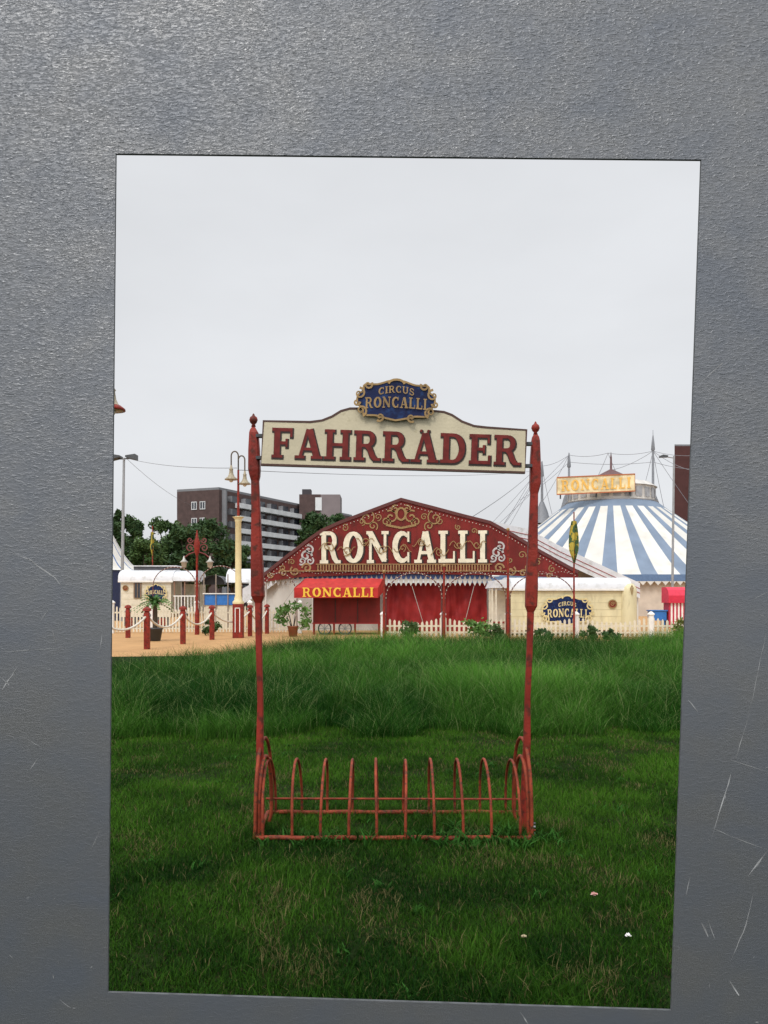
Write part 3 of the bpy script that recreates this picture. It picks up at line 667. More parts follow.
# ------------------------------------------------------------------ ticket kiosk with awning
KY = 37.0; kk_ = KY / F
kio = thing('ticket_kiosk', 'red kiosk cart under a red awning with yellow lettering, left of the curtains', 'kiosk', (gx(346, KY), KY, 0))
x0, x1 = gx(313, KY), gx(380, KY); z0, z1 = at(0, 624, KY).z, at(0, 588, KY).z
mb = MB(); mb.box(((x0 + x1) / 2, KY + .9, (z0 + z1) / 2), (x1 - x0, 1.8, z1 - z0))
for i in range(1, 3): mb.box((x0 + (x1 - x0) * i / 3, KY - .01, (z0 + z1) / 2), (.03, .03, z1 - z0 - .02), mi=1)
body = mb.build('body', [FRED, DARK], kio)
mb = MB(); mb.box(((x0 + x1) / 2, KY - .02, z0 + .03), (x1 - x0 + .06, .06, .05)); mb.box(((x0 + x1) / 2, KY - .02, z1 - .03), (x1 - x0 + .06, .06, .05)); mb.build('trim', CURT, body)
for px in (314, 334, 355, 379):
    mb = MB(); mb.box((gx(px, KY), KY + .03, z0 / 2), (.09, .09, z0)); mb.build('leg', RED, kio)
for px in (324.5, 345):
    c = Vector((gx(px, KY), KY + .12, .27)); mb = MB()
    mb.tube([c + Vector((.27 * math.cos(t * PI / 12), 0, .27 * math.sin(t * PI / 12))) for t in range(25)], .03, 6, 0)
    for t in range(8): mb.tube([c, c + Vector((.26 * math.cos(t * PI / 4), 0, .26 * math.sin(t * PI / 4)))], .014, 5, 1)
    mb.ball(c, .05, 6, 1); mb.build('wheel', [DSTEEL, STEEL], kio)
mb = MB()
b0, b1 = at(305, 578.5, KY + .2), at(383, 578.5, KY + .2); f0, f1 = at(294, 588, KY - .9), at(378, 588, KY - .9)
na = 14; v = []
for j in range(5):
    for i in range(na + 1):
        p = b0.lerp(b1, i / na).lerp(f0.lerp(f1, i / na), j / 4); v.append(p + Vector((0, 0, -.05 * math.sin(PI * j / 4) + .015 * math.sin(i * 2.2))))
mb.add(v, [(j * (na + 1) + i, j * (na + 1) + i + 1, (j + 1) * (na + 1) + i + 1, (j + 1) * (na + 1) + i) for j in range(4) for i in range(na)], 0, True)
mb.add([b0, f0, f0 + Vector((0, 0, -.42)), b0 + Vector((0, 0, -.6))], [(0, 1, 2, 3)]); mb.add([b1, f1, f1 + Vector((0, 0, -.42)), b1 + Vector((0, 0, -.6))], [(0, 1, 2, 3)])
g0, g1 = f0 + Vector((0, 0, -.42)), f1 + Vector((0, 0, -.42)); mb.prism([f0, f1, g1, g0], (0, .02, 0))
aw = mb.build('awning', AWN, kio)
mb = MB(); apl = Plane((f0.x, f0.y, g0.z)); text(mb, apl, 'RONCALLI', 8 * kk_, .04, 70 * kk_, .40, d=.02, gap=.1); mb.build('lettering', YEL, aw)

# ------------------------------------------------------------------ circus wagons
def wagon(root, px0, px1, ytop, yeave, ybase, Y, depth, wallm, roofm, cart, roundels, windows, door=None, name='wagon'):
    x0, x1 = gx(px0, Y), gx(px1, Y); ze, zt, zb = at(0, yeave, Y).z, at(0, ytop, Y).z, at(0, ybase, Y).z
    mb = MB(); mb.box(((x0 + x1) / 2, Y + depth / 2, (ze + zb) / 2), (x1 - x0, depth, ze - zb))
    wl = mb.build('wall', wallm, root)
    mb = MB()                                        # board joints in a deeper cream
    for i in range(1, 6): mb.box(((x0 + x1) / 2, Y - .002, zb + (ze - zb) * i / 6), (x1 - x0 - .04, .012, .012))
    mb.build('board_joints', M('joint_paint', (.5, .44, .27), .6), wl)
    mb = MB(); pr = []                               # rounded roof
    nr = 14
    for i in range(nr + 1):
        t = PI * i / nr; pr.append((Y - .12 + (depth + .24) / 2 * (1 - math.cos(t)), ze + (zt - ze) * math.sin(t) ** .6))
    xa, xb = x0 - .12, x1 + .12
    v = [(xa, y, z) for y, z in pr] + [(xb, y, z) for y, z in pr]
    mb.add(v, [(i, i + 1, nr + 2 + i, nr + 1 + i) for i in range(nr)], 0, True)
    mb.add(v, [tuple(range(nr + 1)), tuple(range(nr + 1, 2 * nr + 2))])
    mb.box(((xa + xb) / 2, Y - .10, ze - .03), (xb - xa, .06, .08), mi=1)
    mb.build('roof', [roofm, WHITE], root)
    pl = Plane((0, Y - .012, 0))
    for (px, py, r, m) in roundels:
        p = at(px, py, Y - .02); mb = MB(); q = Plane(p)
        mb.prism([q.p(r * math.cos(2 * PI * t / 20), r * math.sin(2 * PI * t / 20), .02) for t in range(20)], (0, .02, 0), 0)
        ribbon(mb, q, [(r * math.cos(2 * PI * t / 20), r * math.sin(2 * PI * t / 20)) for t in range(20)], r * .3, .03, 1, True, .02)
        ribbon(mb, q, spiral(0, 0, r * .6, 1.5, 0), r * .2, .026, 1)
        mb.build('roundel', [m, GOLD], root)
    for (pa, ya, pb, yb) in windows:
        a_, b_ = at(pa, ya, Y), at(pb, yb, Y); mb = MB()
        mb.box(((a_.x + b_.x) / 2, Y - .01, (a_.z + b_.z) / 2), (b_.x - a_.x, .05, a_.z - b_.z)); wi = mb.build('window', GLASS, root)
        mb = MB(); q = Plane((0, Y - .04, 0)); ribbon(mb, q, [(a_.x, a_.z), (b_.x, a_.z), (b_.x, b_.z), (a_.x, b_.z)], .07, .02, 0, True, .03)
        ribbon(mb, q, [((a_.x + b_.x) / 2, a_.z), ((a_.x + b_.x) / 2, b_.z)], .04, .02); mb.build('frame', M('window_frame_brown', (.2, .13, .08), .6), wi)
    if cart:
        px, py, w, h, lines = cart; kq = Y / F; q = Plane(at(px, py, Y - .02))
        cartouche(q, w * kq, h * kq, root, [(wd, u * kq, v_ * kq, ww * kq, hh * kq, bo * kq) for wd, u, v_, ww, hh, bo in lines], 'crest_plate', .05, (BLUE, PGOLD))
    for t in (.18, .82):
        c = Vector((x0 + (x1 - x0) * t, Y + .15, .36)); mb = MB()
        mb.tube([c + Vector((0, a_, 0)) for a_ in (-.1, .1)], .36, 18, 0); mb.tube([c + Vector((0, a_, 0)) for a_ in (-.12, -.1)], .22, 14, 1); mb.build('wheel', [DSTEEL, RED], root)
    mb = MB(); mb.box(((x0 + x1) / 2, Y + depth / 2, (zb + .36) / 2 + .15), (x1 - x0 - .2, depth - .3, .1)); mb.build('chassis', DSTEEL, root)
    return x0, x1, zb, ze
WYR = 36.5
wr = thing('circus_wagon', 'pale yellow circus wagon with white roof and blue crest, below the big top', 'wagon', (gx(570, WYR), WYR, 0))
x0, x1, zb, ze = wagon(wr, 511, 628, 577, 589, 630, WYR, 2.3, YCREAM, ROOFW, (567, 610.5, 50, 27, [('CIRCUS', -9, 3.2, 18, 4, 2), ('RONCALLI', -20, -7.5, 40, 8.5, 1)]), [(612.5, 604, .17, FRED)], [], name='wagon')
mb = MB(); mb.lathe((gx(629, WYR), WYR + .12, zb), [(.36, 0), (.36, ze - zb - .1), (.34, ze - zb + .05), (.22, ze - zb + .22), (.01, ze - zb + .28)], 18); mb.build('rounded_end', YCREAM, wr)
mb = MB(); q = Plane(at(632, 590, WYR - .3)); ribbon(mb, q, [(0, .2), (.05, .08), (0, -.2), (-.05, .08)], .05, .0, 0, True, .02); mb.build('gold_leaf', GOLD, wr)
# porch at the left end of the wagon
mb = MB(); xa, xb = gx(491, WYR), gx(510, WYR); zt = at(0, 579, WYR).z; zr = at(0, 588, WYR).z
mb.prism([(xa, WYR - .1, zr), (xb, WYR - .1, zr), (xb, WYR - .1, zt), (xa + .15, WYR - .1, zt - .06)], (0, 2.2, 0)); mb.build('porch_roof', ROOFW, wr)
for x in (xa + .05, gx(496, WYR)):
    mb = MB(); mb.box((x, WYR, zr / 2), (.06, .06, zr)); mb.build('porch_post', CREAM, wr)
mb = MB(); mb.box(((xa + xb) / 2, WYR + .8, zr / 2 + .1), (xb - xa, .05, zr - .4)); mb.build('porch_panel', CREAM, wr)
mb = MB(); mb.box(((xa + xb) / 2, WYR, .55), (xb - xa - .1, 1.2, .06)); mb.build('porch_floor', RED, wr)
for i in range(3):
    mb = MB(); mb.box(((xa + xb) / 2 - .1, WYR - .75 - .2 * i, .45 - .14 * i), (.6, .22, .04)); mb.build('porch_step', RED, wr)

WYL = 44.0
wl_ = thing('circus_wagon', 'cream circus wagon with vented white roof and porch, behind the left picket fence', 'wagon', (gx(157, WYL), WYL, 0))
x0, x1, zb, ze = wagon(wl_, 121, 171, 569, 581, 617, WYL, 2.4, CREAM, ROOFW, (156, 593, 21, 16, [('RONCALLI', -8, -2, 16, 4, 1)]), [(125.5, 588, .13, FRED)], [(134.5, 583, 141, 598)])
xa, xb = gx(171, WYL) + .13, gx(196, WYL); zt = at(0, 570, WYL).z
mb = MB(); pr = [(WYL - .12 + (2.64) / 2 * (1 - math.cos(PI * i / 12)), ze + (zt - ze) * math.sin(PI * i / 12) ** .6) for i in range(13)]
v = [(xa, y, z) for y, z in pr] + [(xb, y, z) for y, z in pr]; mb.add(v, [(i, i + 1, 14 + i, 13 + i) for i in range(12)], 0, True); mb.add(v, [tuple(range(13)), tuple(range(13, 26))]); mb.build('porch_roof', ROOFW, wl_)
mb = MB(); mb.box(((xa + xb) / 2, WYL + 1.2, .85), (xb - xa, 2.3, .1)); mb.box(((xa + xb) / 2, WYL + 2.3, 1.6), (xb - xa, .06, 1.5), mi=0); mb.build('porch_floor', CREAM, wl_)
for x in (xa + .05, (xa + xb) / 2, xb - .05):
    mb = MB(); mb.box((x, WYL, (.9 + ze) / 2), (.06, .06, ze - .9)); mb.build('porch_post', M('post_brown', (.25, .14, .09), .6), wl_)
mb = MB(); mb.box(((xa + xb) / 2, WYL - .02, 1.7), (xb - xa, .04, .06)); 
for i in range(7): mb.box((xa + (xb - xa) * (i + .5) / 7, WYL - .02, 1.3), (.04, .03, .8))
mb.build('railing', WHITE, wl_)
mb = MB(); mb.box(((gx(130, WYL) + gx(172, WYL)) / 2, WYL + 1.2, zt + .09), (gx(172, WYL) - gx(130, WYL), 1.1, .22)); mb.build('roof_vent', M('vent_dark', (.08, .08, .09), .6), wl_)
mb = MB(); mb.box(((gx(130, WYL) + gx(172, WYL)) / 2, WYL + 1.2, zt + .23), (gx(174, WYL) - gx(128, WYL), 1.3, .05)); mb.build('vent_cap', ROOFW, wl_)

# blue stall counter and hooped cover between the left wagon and the lamp pillar
SY = 43
st = thing('stall', 'bright blue stall counter under a hooped dark cover, right of the left wagon', 'stall', (gx(219, SY), SY, 0))
xa, xb = gx(204, SY), gx(236, SY)
mb = MB(); mb.box(((xa + xb) / 2, SY + .4, 1.52), (xb - xa, .8, .55)); ct = mb.build('counter', VBLUE, st)
mb = MB(); mb.box(((xa + xb) / 2, SY + .4, 1.82), (xb - xa + .1, .95, .05)); mb.build('counter_top', WHITE, ct)
mb = MB(); mb.box(((xa + xb) / 2, SY + .4, .62), (xb - xa - .06, .7, 1.24)); mb.build('base_panel', CREAM, st)
pr = [(gx(211, SY) + 12 * SY / F * math.cos(PI * i / 14), 2.3 + 11 * SY / F * math.sin(PI * i / 14) * .85) for i in range(15)]
mb = MB(); v = [(x, SY + .5, z) for x, z in pr] + [(x, SY + 2.4, z) for x, z in pr]
mb.add(v, [(i, i + 1, 16 + i, 15 + i) for i in range(14)], 0, True); mb.add([(x, SY + 1.4, z) for x, z in pr], [tuple(range(15))]); mb.build('hooped_cover', M('cover_dark', (.05, .05, .055), .5), st)
for px in (204, 216, 228, 236):
    mb = MB(); mb.box((gx(px, SY), SY - .02, 1.4), (.05, .05, 2.8)); mb.build('stall_post', M('stall_frame', (.25, .20, .16), .5), st)
mb = MB(); pr = [(SY + 1 + 1.2 * (1 - math.cos(PI * i / 10)), 2.4 + .75 * math.sin(PI * i / 10)) for i in range(11)]
v = [(gx(222, SY), y, z) for y, z in pr] + [(gx(252, SY), y, z) for y, z in pr]; mb.add(v, [(i, i + 1, 12 + i, 11 + i) for i in range(10)], 0, True); mb.add(v, [tuple(range(11)), tuple(range(11, 22))]); mb.build('white_roof', ROOFW, st)

# small red striped booth and blue crate near the right edge
BYY = 46
bo = thing('striped_booth', 'small booth with a bright red hood over red and white stripes', 'booth', (gx(677, BYY), BYY, 0))
xa, xb = gx(669, BYY), gx(685, BYY); zt, zm = at(0, 587, BYY).z, at(0, 602, BYY).z
mb = MB(); ns = 9
for i in range(ns): mb.box((xa + (xb - xa) * (i + .5) / ns, BYY + .45, zm / 2), ((xb - xa) / ns, .9, zm), mi=i % 2)
mb.build('striped_body', [M('stripe_red', (.45, .03, .06), .6), WHITE], bo)
mb = MB(); pr = [(BYY - .15 + .0, zm - .05), (BYY - .2, zm + .35), (BYY - .05, zm + .65), (BYY + .3, zt), (BYY + 1.0, zt), (BYY + 1.0, zm - .05)]
mb.prism([(xa - .08, y, z) for y, z in pr], (xb - xa + .16, 0, 0)); mb.build('hood', M('hood_red', (.62, .03, .07), .55), bo)
mb = MB(); mb.box((gx(660, BYY), BYY + .5, at(0, 616, BYY).z), (gx(667, BYY) - gx(652, BYY), .7, .5)); mb.box((gx(660, BYY), BYY + .5, at(0, 611, BYY).z + .02), (gx(668, BYY) - gx(651, BYY), .8, .06))
for px in (653, 666): mb.box((gx(px, BYY), BYY + .5, .25), (.08, .5, .52))
tag(mb.build('bin', VBLUE, org=(gx(660, BYY), BYY, 0)), 'blue lidded bin standing beside the red striped booth', 'bin')

# ------------------------------------------------------------------ big top
BTY = 90.0; bk = BTY / F; bc = Vector((gx(611, BTY), BTY, 0))
bt = thing('big_top', 'round blue and cream striped big top with a sign on its crown', 'circus tent', bc)
zr, ze, rr, re = at(0, 503, BTY).z, 3.6, 4.55, 16.4
ng = 60; nrad = 10; mb = MB()
def prof(s): return rr + (re - rr) * s, ze + (zr - ze) * (1 - s) ** 1.10
for g in range(ng):
    wv = .32 if g % 2 == 0 else .68
for g in range(ng // 2):
    for (a0, a1, mi) in ((0, .42, 1), (.42, 1.0, 0)):
        sub = 2
        for q in range(sub):
            t0 = (g + a0 + (a1 - a0) * q / sub) / (ng / 2) * 2 * PI; t1 = (g + a0 + (a1 - a0) * (q + 1) / sub) / (ng / 2) * 2 * PI
            for j in range(nrad):
                r0, z0_ = prof(j / nrad); r1, z1_ = prof((j + 1) / nrad); sg0 = .10 * math.sin(PI * j / nrad) * (1 if mi else .4); sg1 = .10 * math.sin(PI * (j + 1) / nrad) * (1 if mi else .4); qa, qb = (0, 1) if q == 0 else (1, 0)
                m_ = 1 if j == 0 else mi
                mb.add([bc + Vector((r0 * math.cos(t0), r0 * math.sin(t0), z0_ - qa * sg0)), bc + Vector((r0 * math.cos(t1), r0 * math.sin(t1), z0_ - qb * sg0)), bc + Vector((r1 * math.cos(t1), r1 * math.sin(t1), z1_ - qb * sg1)), bc + Vector((r1 * math.cos(t0), r1 * math.sin(t0), z1_ - qa * sg1))], [(0, 1, 2, 3)], m_)
mb.build('canopy', [TCREAM, SKYB], bt)
mb = MB(); nv_ = 160; v = []
for i in range(nv_ + 1):
    t = 2 * PI * i / nv_; c_, s_ = math.cos(t), math.sin(t); v += [bc + Vector(((re + .05) * c_, (re + .05) * s_, ze + .05)), bc + Vector(((re + .07) * c_, (re + .07) * s_, ze - .55))]
mb.add(v, [(2 * i, 2 * i + 2, 2 * i + 3, 2 * i + 1) for i in range(nv_)])
for i in range(nv_):
    a_, b_ = Vector(v[2 * i + 1]), Vector(v[2 * i + 3]); mb.add([a_, b_, (a_ + b_) / 2 + Vector((0, 0, -.35))], [(0, 1, 2)], 1)
mb.build('valance', [M('valance_slate', (.10, .17, .30), .7), TCREAM], bt)
mb = MB(); mb.lathe(bc, [(re - .5, 0), (re - .5, ze)], 90); mb.build('side_wall', M('wall_beige', (.55, .48, .40), .7, .15, 1), bt)
mb = MB(); zl = at(0, 489, BTY).z
mb.lathe(bc, [(rr, zr - .25), (rr + .25, zr), (rr - .1, zr + .05), (rr - .1, zl), (rr + .15, zl), (rr - .6, zl + .5), (.5, zl + 1.3)], 32, smooth=False); cr = mb.build('crown', M('crown_grey', (.60, .57, .53), .6, .15, 1), bt)
for i in range(24):
    mb = MB(); t = 2 * PI * (i + .5) / 24; c_ = bc + Vector(((rr - .06) * math.cos(t), (rr - .06) * math.sin(t), (zr + zl) / 2)); mb.box(c_, (.06, .75, zl - zr - .5), rz=t); mb.build('crown_window', M('crown_panel', (.34, .34, .35), .5, .3, 2), cr)
mb = MB(); ztop = at(0, 474, BTY).z; mb.lathe(bc, [(2.2, zl + .55), (2.2, ztop - .7), (2.5, ztop - .65), (1.3, ztop - .1), (.12, ztop + .5), (.1, at(0, 458, BTY).z), (.015, at(0, 452, BTY).z)], 24); mb.build('lantern', M('lantern_dark', (.12, .06, .06), .6), bt)
# illuminated sign on the crown
SGY = BTY - rr - .4; spl2 = Plane(at(557, 494.5, SGY), (1, 0, .045)); sk = SGY / F
mb = MB(); mb.prism([spl2.p(u * sk, v_ * sk) for u, v_ in ((0, 0), (78, 0), (78, 17), (0, 17))], (0, .3, 0)); sb = mb.build('sign', M('sign_ivory', (.72, .60, .36), .6, .3, 1.5), bt)
mb = MB(); ribbon(mb, spl2, [(u * sk, v_ * sk) for u, v_ in ((0, 0), (78, 0), (78, 17), (0, 17))], 1.1 * sk, .05, 0, True, .1); mb.build('sign_frame', M('frame_orange', (.42, .13, .05), .6), sb)
mb = MB(); text(mb, spl2, 'RONCALLI', 4 * sk, 3 * sk, 70 * sk, 11 * sk, d=.05, gap=.14); mb.build('lettering', M('letter_amber', (.78, .45, .10), .5, .2, 3), sb)
for u in (4, 40, 74):
    mb = MB(); mb.box(spl2.p(u * sk, -2 * sk, -.3), (.12, .12, 4.5 * sk)); mb.build('sign_bracket', DSTEEL, sb)
# masts round the crown
def mast(px, ytip, ybase, Y, r=.16):
    mb = MB(); a_, b_ = at(px, ybase, Y), at(px, ytip, Y); h = b_.z - a_.z
    mb.tube([a_, a_ + Vector((0, 0, h * .72)), a_ + Vector((0, 0, h * .74)), b_], [r, r * .7, r * .4, .02], 8)
    mb.lathe(a_ + Vector((0, 0, h * .72)), [(r * .5, 0), (r * 1.3, .2), (r * .9, 1.0), (r * .3, 1.7)], 10)
    mb.tube([(a_.x, a_.y, 0), a_], r, 8); mb.lathe(a_, [(1.0, -.8), (.85, -.4), (.6, .5), (.2, 1.5)], 12)
    return mb.build('mast', M('mast_grey', (.20, .21, .23), .5), bt)
for a_ in ((653, 430, 507, BTY - 1), (569, 455, 503, BTY + 2), (542, 462, 516, BTY)): mast(*a_)
def cable(p, q, sag, r, n=14):
    mb = MB()
    mb.tube([p.lerp(q, i / n) - Vector((0, 0, sag * 4 * (i / n) * (1 - i / n))) for i in range(n + 1)], r, 5); mb.build('mast_cable', M('cable_grey', (.22, .22, .24), .6), bt)
m1, m2, m3, m4 = at(653, 451, BTY - 1), at(608, 453, BTY), at(569, 455, BTY + 2), at(542, 466, BTY)
for p, q in ((m1, m2), (m2, m3), (m3, m4), (m1, at(612, 470, BTY)), (m1, at(640, 500, BTY)), (m1, at(700, 455, BTY)), (m1, at(720, 545, BTY)), (m4, at(480, 575, BTY - 3)), (m4, at(552, 514, BTY)), (m3, at(540, 505, BTY)), (m4, at(500, 530, BTY - 4)), (m2, at(630, 500, BTY)), (m1, at(690, 470, BTY - 2)), (at(653, 462, BTY - 1), at(569, 462, BTY + 2)), (at(653, 462, BTY - 1), at(712, 470, BTY)), (at(569, 462, BTY + 2), at(520, 500, BTY - 2)), (m2, at(590, 490, BTY)), (m1, at(665, 512, BTY)), (m3, at(480, 540, BTY - 6)), (m4, at(470, 545, BTY - 6))): cable(p, q, .25, .024)

# small white tent at the left edge
TY = 62; tc_ = Vector((gx(96, TY), TY, 0))
tl = thing('pointed_tent', 'white pointed tent with thin blue seams at the left edge', 'tent', tc_)
mb = MB(); zp, zq = at(0, 500, TY).z, at(0, 571, TY).z; ns = 10; R0 = 46 * TY / F
for g in range(20):
    for j in range(ns):
        t0, t1 = 2 * PI * g / 20, 2 * PI * (g + 1) / 20
        f = lambda s: (R0 * (.04 + .96 * s), zq + (zp - zq) * (1 - s) ** 1.7)
        for (ta, tb, mi) in ((t0, t0 + (t1 - t0) * .86, 0), (t0 + (t1 - t0) * .86, t1, 1)):
            (ra, za), (rb, zb2) = f(j / ns), f((j + 1) / ns)
            mb.add([tc_ + Vector((ra * math.cos(ta), ra * math.sin(ta), za)), tc_ + Vector((ra * math.cos(tb), ra * math.sin(tb), za)), tc_ + Vector((rb * math.cos(tb), rb * math.sin(tb), zb2)), tc_ + Vector((rb * math.cos(ta), rb * math.sin(ta), zb2))], [(0, 1, 2, 3)], mi)
mb.build('canopy', [TCREAM, M('seam_blue', (.10, .17, .34), .7)], tl)
mb = MB(); mb.lathe(tc_, [(R0 * .97, 0), (R0 * .97, zq)], 40); mb.build('side_wall', NAVY, tl)

# ------------------------------------------------------------------ fences
def picket_fence(label, posts, ybases, Y, tops, sag, name_post='post', pitch=.18, group=None):
    xs = [gx(p, Y) for p in posts]
    root = thing('picket_fence', label, 'fence', ((xs[0] + xs[-1]) / 2, Y, 0), group)
    mb = MB(); rl = MB()
    for a_, b_ in zip(xs[:-1], xs[1:]):
        n = max(3, int((b_ - a_) / pitch))
        for i in range(n):
            t = (i + .5) / n; x = a_ + (b_ - a_) * t; h = tops - sag * math.sin(PI * t) + rnd.uniform(-.01, .01); w = pitch * .25
            mb.prism([(x - w, Y - .03, .06), (x + w, Y - .03, .06), (x + w, Y - .03, h - .06), (x, Y - .03, h), (x - w, Y - .03, h - .06)], (0, .025, 0))
        for z in (.22, tops - sag - .16): rl.box(((a_ + b_) / 2, Y + .01, z), (b_ - a_, .03, .07))
    mb.build('pickets', CREAM, root); rl.build('rails', CREAM, root)
    for x in xs:
        p = MB(); p.loft([((x, Y, 0), .09, .09, .015), ((x, Y, tops + .06), .09, .09, .015)]); p.loft([((x, Y, tops + .06), .12, .12, .02), ((x, Y, tops + .11), .12, .12, .02), ((x, Y, tops + .2), .03, .03, .005)])
        p.build('post', WHITE, root)
    return root
picket_fence('long cream picket fence with dipping tops before the curtains and right wagon', [383, 443, 508, 576, 651, 720], None, 34.0, .86, .22)
picket_fence('cream picket fence standing behind the red rope posts on the left', [60, 112, 152, 197, 250, 300], None, 38.5, 1.3, .2, pitch=.14)

# red posts with rope
POSTS = [(147, 26.5, 'red rope post nearest the camera, at the left end of the sandy path'), (183, 29.5, 'red rope post directly below the gap between left wagon and stall'), (212, 32.5, 'red rope post third along the rope from the sandy path'), (250, 35.5, 'red rope post just left of the tall left sign post'), (267, 38, 'small red rope post just right of the left sign post')]
proto = None
def rope_post(px, Y, label):
    global proto
    loc = Vector((gx(px, Y), Y, 0))
    if proto is None:
        r = thing('rope_post', label, 'post', loc, 'red posts carrying the white rope')
        b = MB(); b.loft([(loc, .085, .085, .02), (loc + Vector((0, 0, 1.12)), .085, .085, .02), (loc + Vector((0, 0, 1.14)), .07, .07, .02), (loc + Vector((0, 0, 1.19)), .07, .07, .02), (loc + Vector((0, 0, 1.2)), .12, .12, .03), (loc + Vector((0, 0, 1.27)), .11, .11, .03), (loc + Vector((0, 0, 1.33)), .03, .03, .008)])
        b.build('shaft', RED, r)
        b = MB(); b.tube([loc + Vector((x, 0, 1.06)) for x in (-.125, .125)], .035, 10); b.build('rope_eye', STEEL, r)
        proto = r
        return r
    return again(proto, loc, label)
for p in POSTS: rope_post(*p)
rope_post(128, 34, 'red rope post standing apart behind the palm on the left')
rope_post(96, 24.5, 'red rope post at the left end, mostly hidden by the grey surround')
ROPE = M('white_rope', (.62, .58, .5), .8, .1, 30)
chain = [(96, 24.5)] + [(p[0], p[1]) for p in POSTS]
names = ['white rope sagging from the hidden post to the nearest red post', 'white rope sagging over the sandy path between first and second red post', 'white rope sagging between second and third red post', 'white rope sagging behind the cream lamp pillar', 'white rope behind the tall left sign post']
for (a_, b_, lb) in zip(chain[:-1], chain[1:], names):
    p, q = Vector((gx(*a_), a_[1], 1.06)), Vector((gx(*b_), b_[1], 1.06)); mb = MB()
    mb.tube([p.lerp(q, i / 12) - Vector((0, 0, .42 * 4 * (i / 12) * (1 - i / 12))) for i in range(13)], .035, 6)
    tag(mb.build('rope', ROPE, org=p.lerp(q, .5) - Vector((0, 0, .42))), lb, 'rope', 'ropes between the red posts')

# ------------------------------------------------------------------ lamps
def bell_lamp(c, k, parent, top):
    """bell shaped hanging lamp; c = rim centre"""
    mb = MB(); mb.lathe(c, [(.35 * k, .0), (1.0 * k, .02 * k), (1.02 * k, .12 * k), (.55 * k, .5 * k), (.36 * k, .9 * k), (.26 * k, 1.5 * k), (.34 * k, 1.6 * k), (.2 * k, 1.8 * k), (.16 * k, 2.2 * k), (.02 * k, 2.4 * k)], 16); ls = mb.build('lamp_shade', LAMPG, parent)
    mb = MB(); mb.ball(c + Vector((0, 0, -.03 * k)), .34 * k, 8); mb.build('bulb', BULB, ls)
LYY = 34.0; lk = LYY / F
dl = thing('street_lamp', 'tall lamp with two cream bell shades on a cream pillar with red base', 'street lamp', (gx(238, LYY), LYY, 0))
b_ = Vector((gx(238.3, LYY), LYY, 0)); zz = lambda y: at(0, y, LYY).z
mb = MB(); mb.loft([(b_, .2, .2, .02), (b_ + Vector((0, 0, zz(604))), .2, .2, .02)]); rb = mb.build('base', RED, dl)
mb = MB()
for s_ in (-1, 1): mb.box(b_ + Vector((s_ * .09, -.205, zz(620))), (.03, .012, 24 * lk))
mb.box(b_ + Vector((0, -.205, zz(608))), (.2, .012, .03)); mb.build('white_lines', WHITE, rb)
mb = MB(); mb.lathe(b_, [(.22, zz(604)), (.24, zz(602)), (.16, zz(600)), (.16, zz(598)), (.13, zz(596)), (.12, zz(522)), (.15, zz(521)), (.13, zz(520)), (.19, zz(518)), (.24, zz(517)), (.02, zz(516))], 18); mb.build('pillar', M('pillar_cream', (.70, .60, .34), .5, .08, 5), dl)
mb = MB(); mb.tube([b_ + Vector((0, 0, zz(516))), b_ + Vector((0, 0, zz(470)))], [.055, .04], 8); mb.build('stem', RED, dl)
for (cx, w, s_, yt, yl) in ((231.2, 6.5, -1, 452, 480), (244.8, 6, 1, 456, 484.5)):
    r = abs(cx - 238.3) / 2 * lk; mid = b_.x + s_ * r
    pts = [(b_.x, LYY, zz(478))] + [(mid - s_ * r * math.cos(PI * i / 12), LYY, zz(yt + 4) + r * 1.3 * math.sin(PI * i / 12)) for i in range(13)] + [(mid + s_ * r, LYY, zz(yl - 13))]
    mb = MB(); mb.tube(pts, .028, 8); mb.build('swan_neck', M('neck_bronze', (.10, .075, .05), .45), dl); bell_lamp(Vector((mid + s_ * r, LYY, zz(yl))), w * lk, dl, 0)
# similar lamp whose shade peeps past the left edge of the opening
NY = 20.0; nk = NY / F
nl = thing('street_lamp', 'bell lamp with red rim peeping in beyond the left edge', 'street lamp', (gx(95, NY), NY, 0)); b_ = Vector((gx(95, NY), NY, 0)); zz2 = lambda y: at(0, y, NY).z
mb = MB(); mb.tube([b_, b_ + Vector((0, 0, zz2(395)))], [.08, .05], 10); mb.build('stem', RED, nl)
r = 8 * nk; mb = MB(); mb.tube([b_ + Vector((0, 0, zz2(390)))] + [b_ + Vector((r - r * math.cos(PI * i / 12), 0, zz2(376) + r * math.sin(PI * i / 12))) for i in range(13)] + [b_ + Vector((2 * r, 0, zz2(386)))], .03, 8); mb.build('swan_neck', M('neck_bronze', (.10, .075, .05), .45), nl)
c = Vector((gx(111.5, NY), NY, zz2(411))); bell_lamp(c, 13 * nk, nl, 0)
mb = MB(); mb.lathe(c, [(12 * nk, .0), (13.6 * nk, .01), (13.4 * nk, 2.2 * nk), (9 * nk, 5.5 * nk), (8.6 * nk, 5.4 * nk), (12 * nk, 1.5 * nk)], 18); mb.build('red_rim', RED, nl)

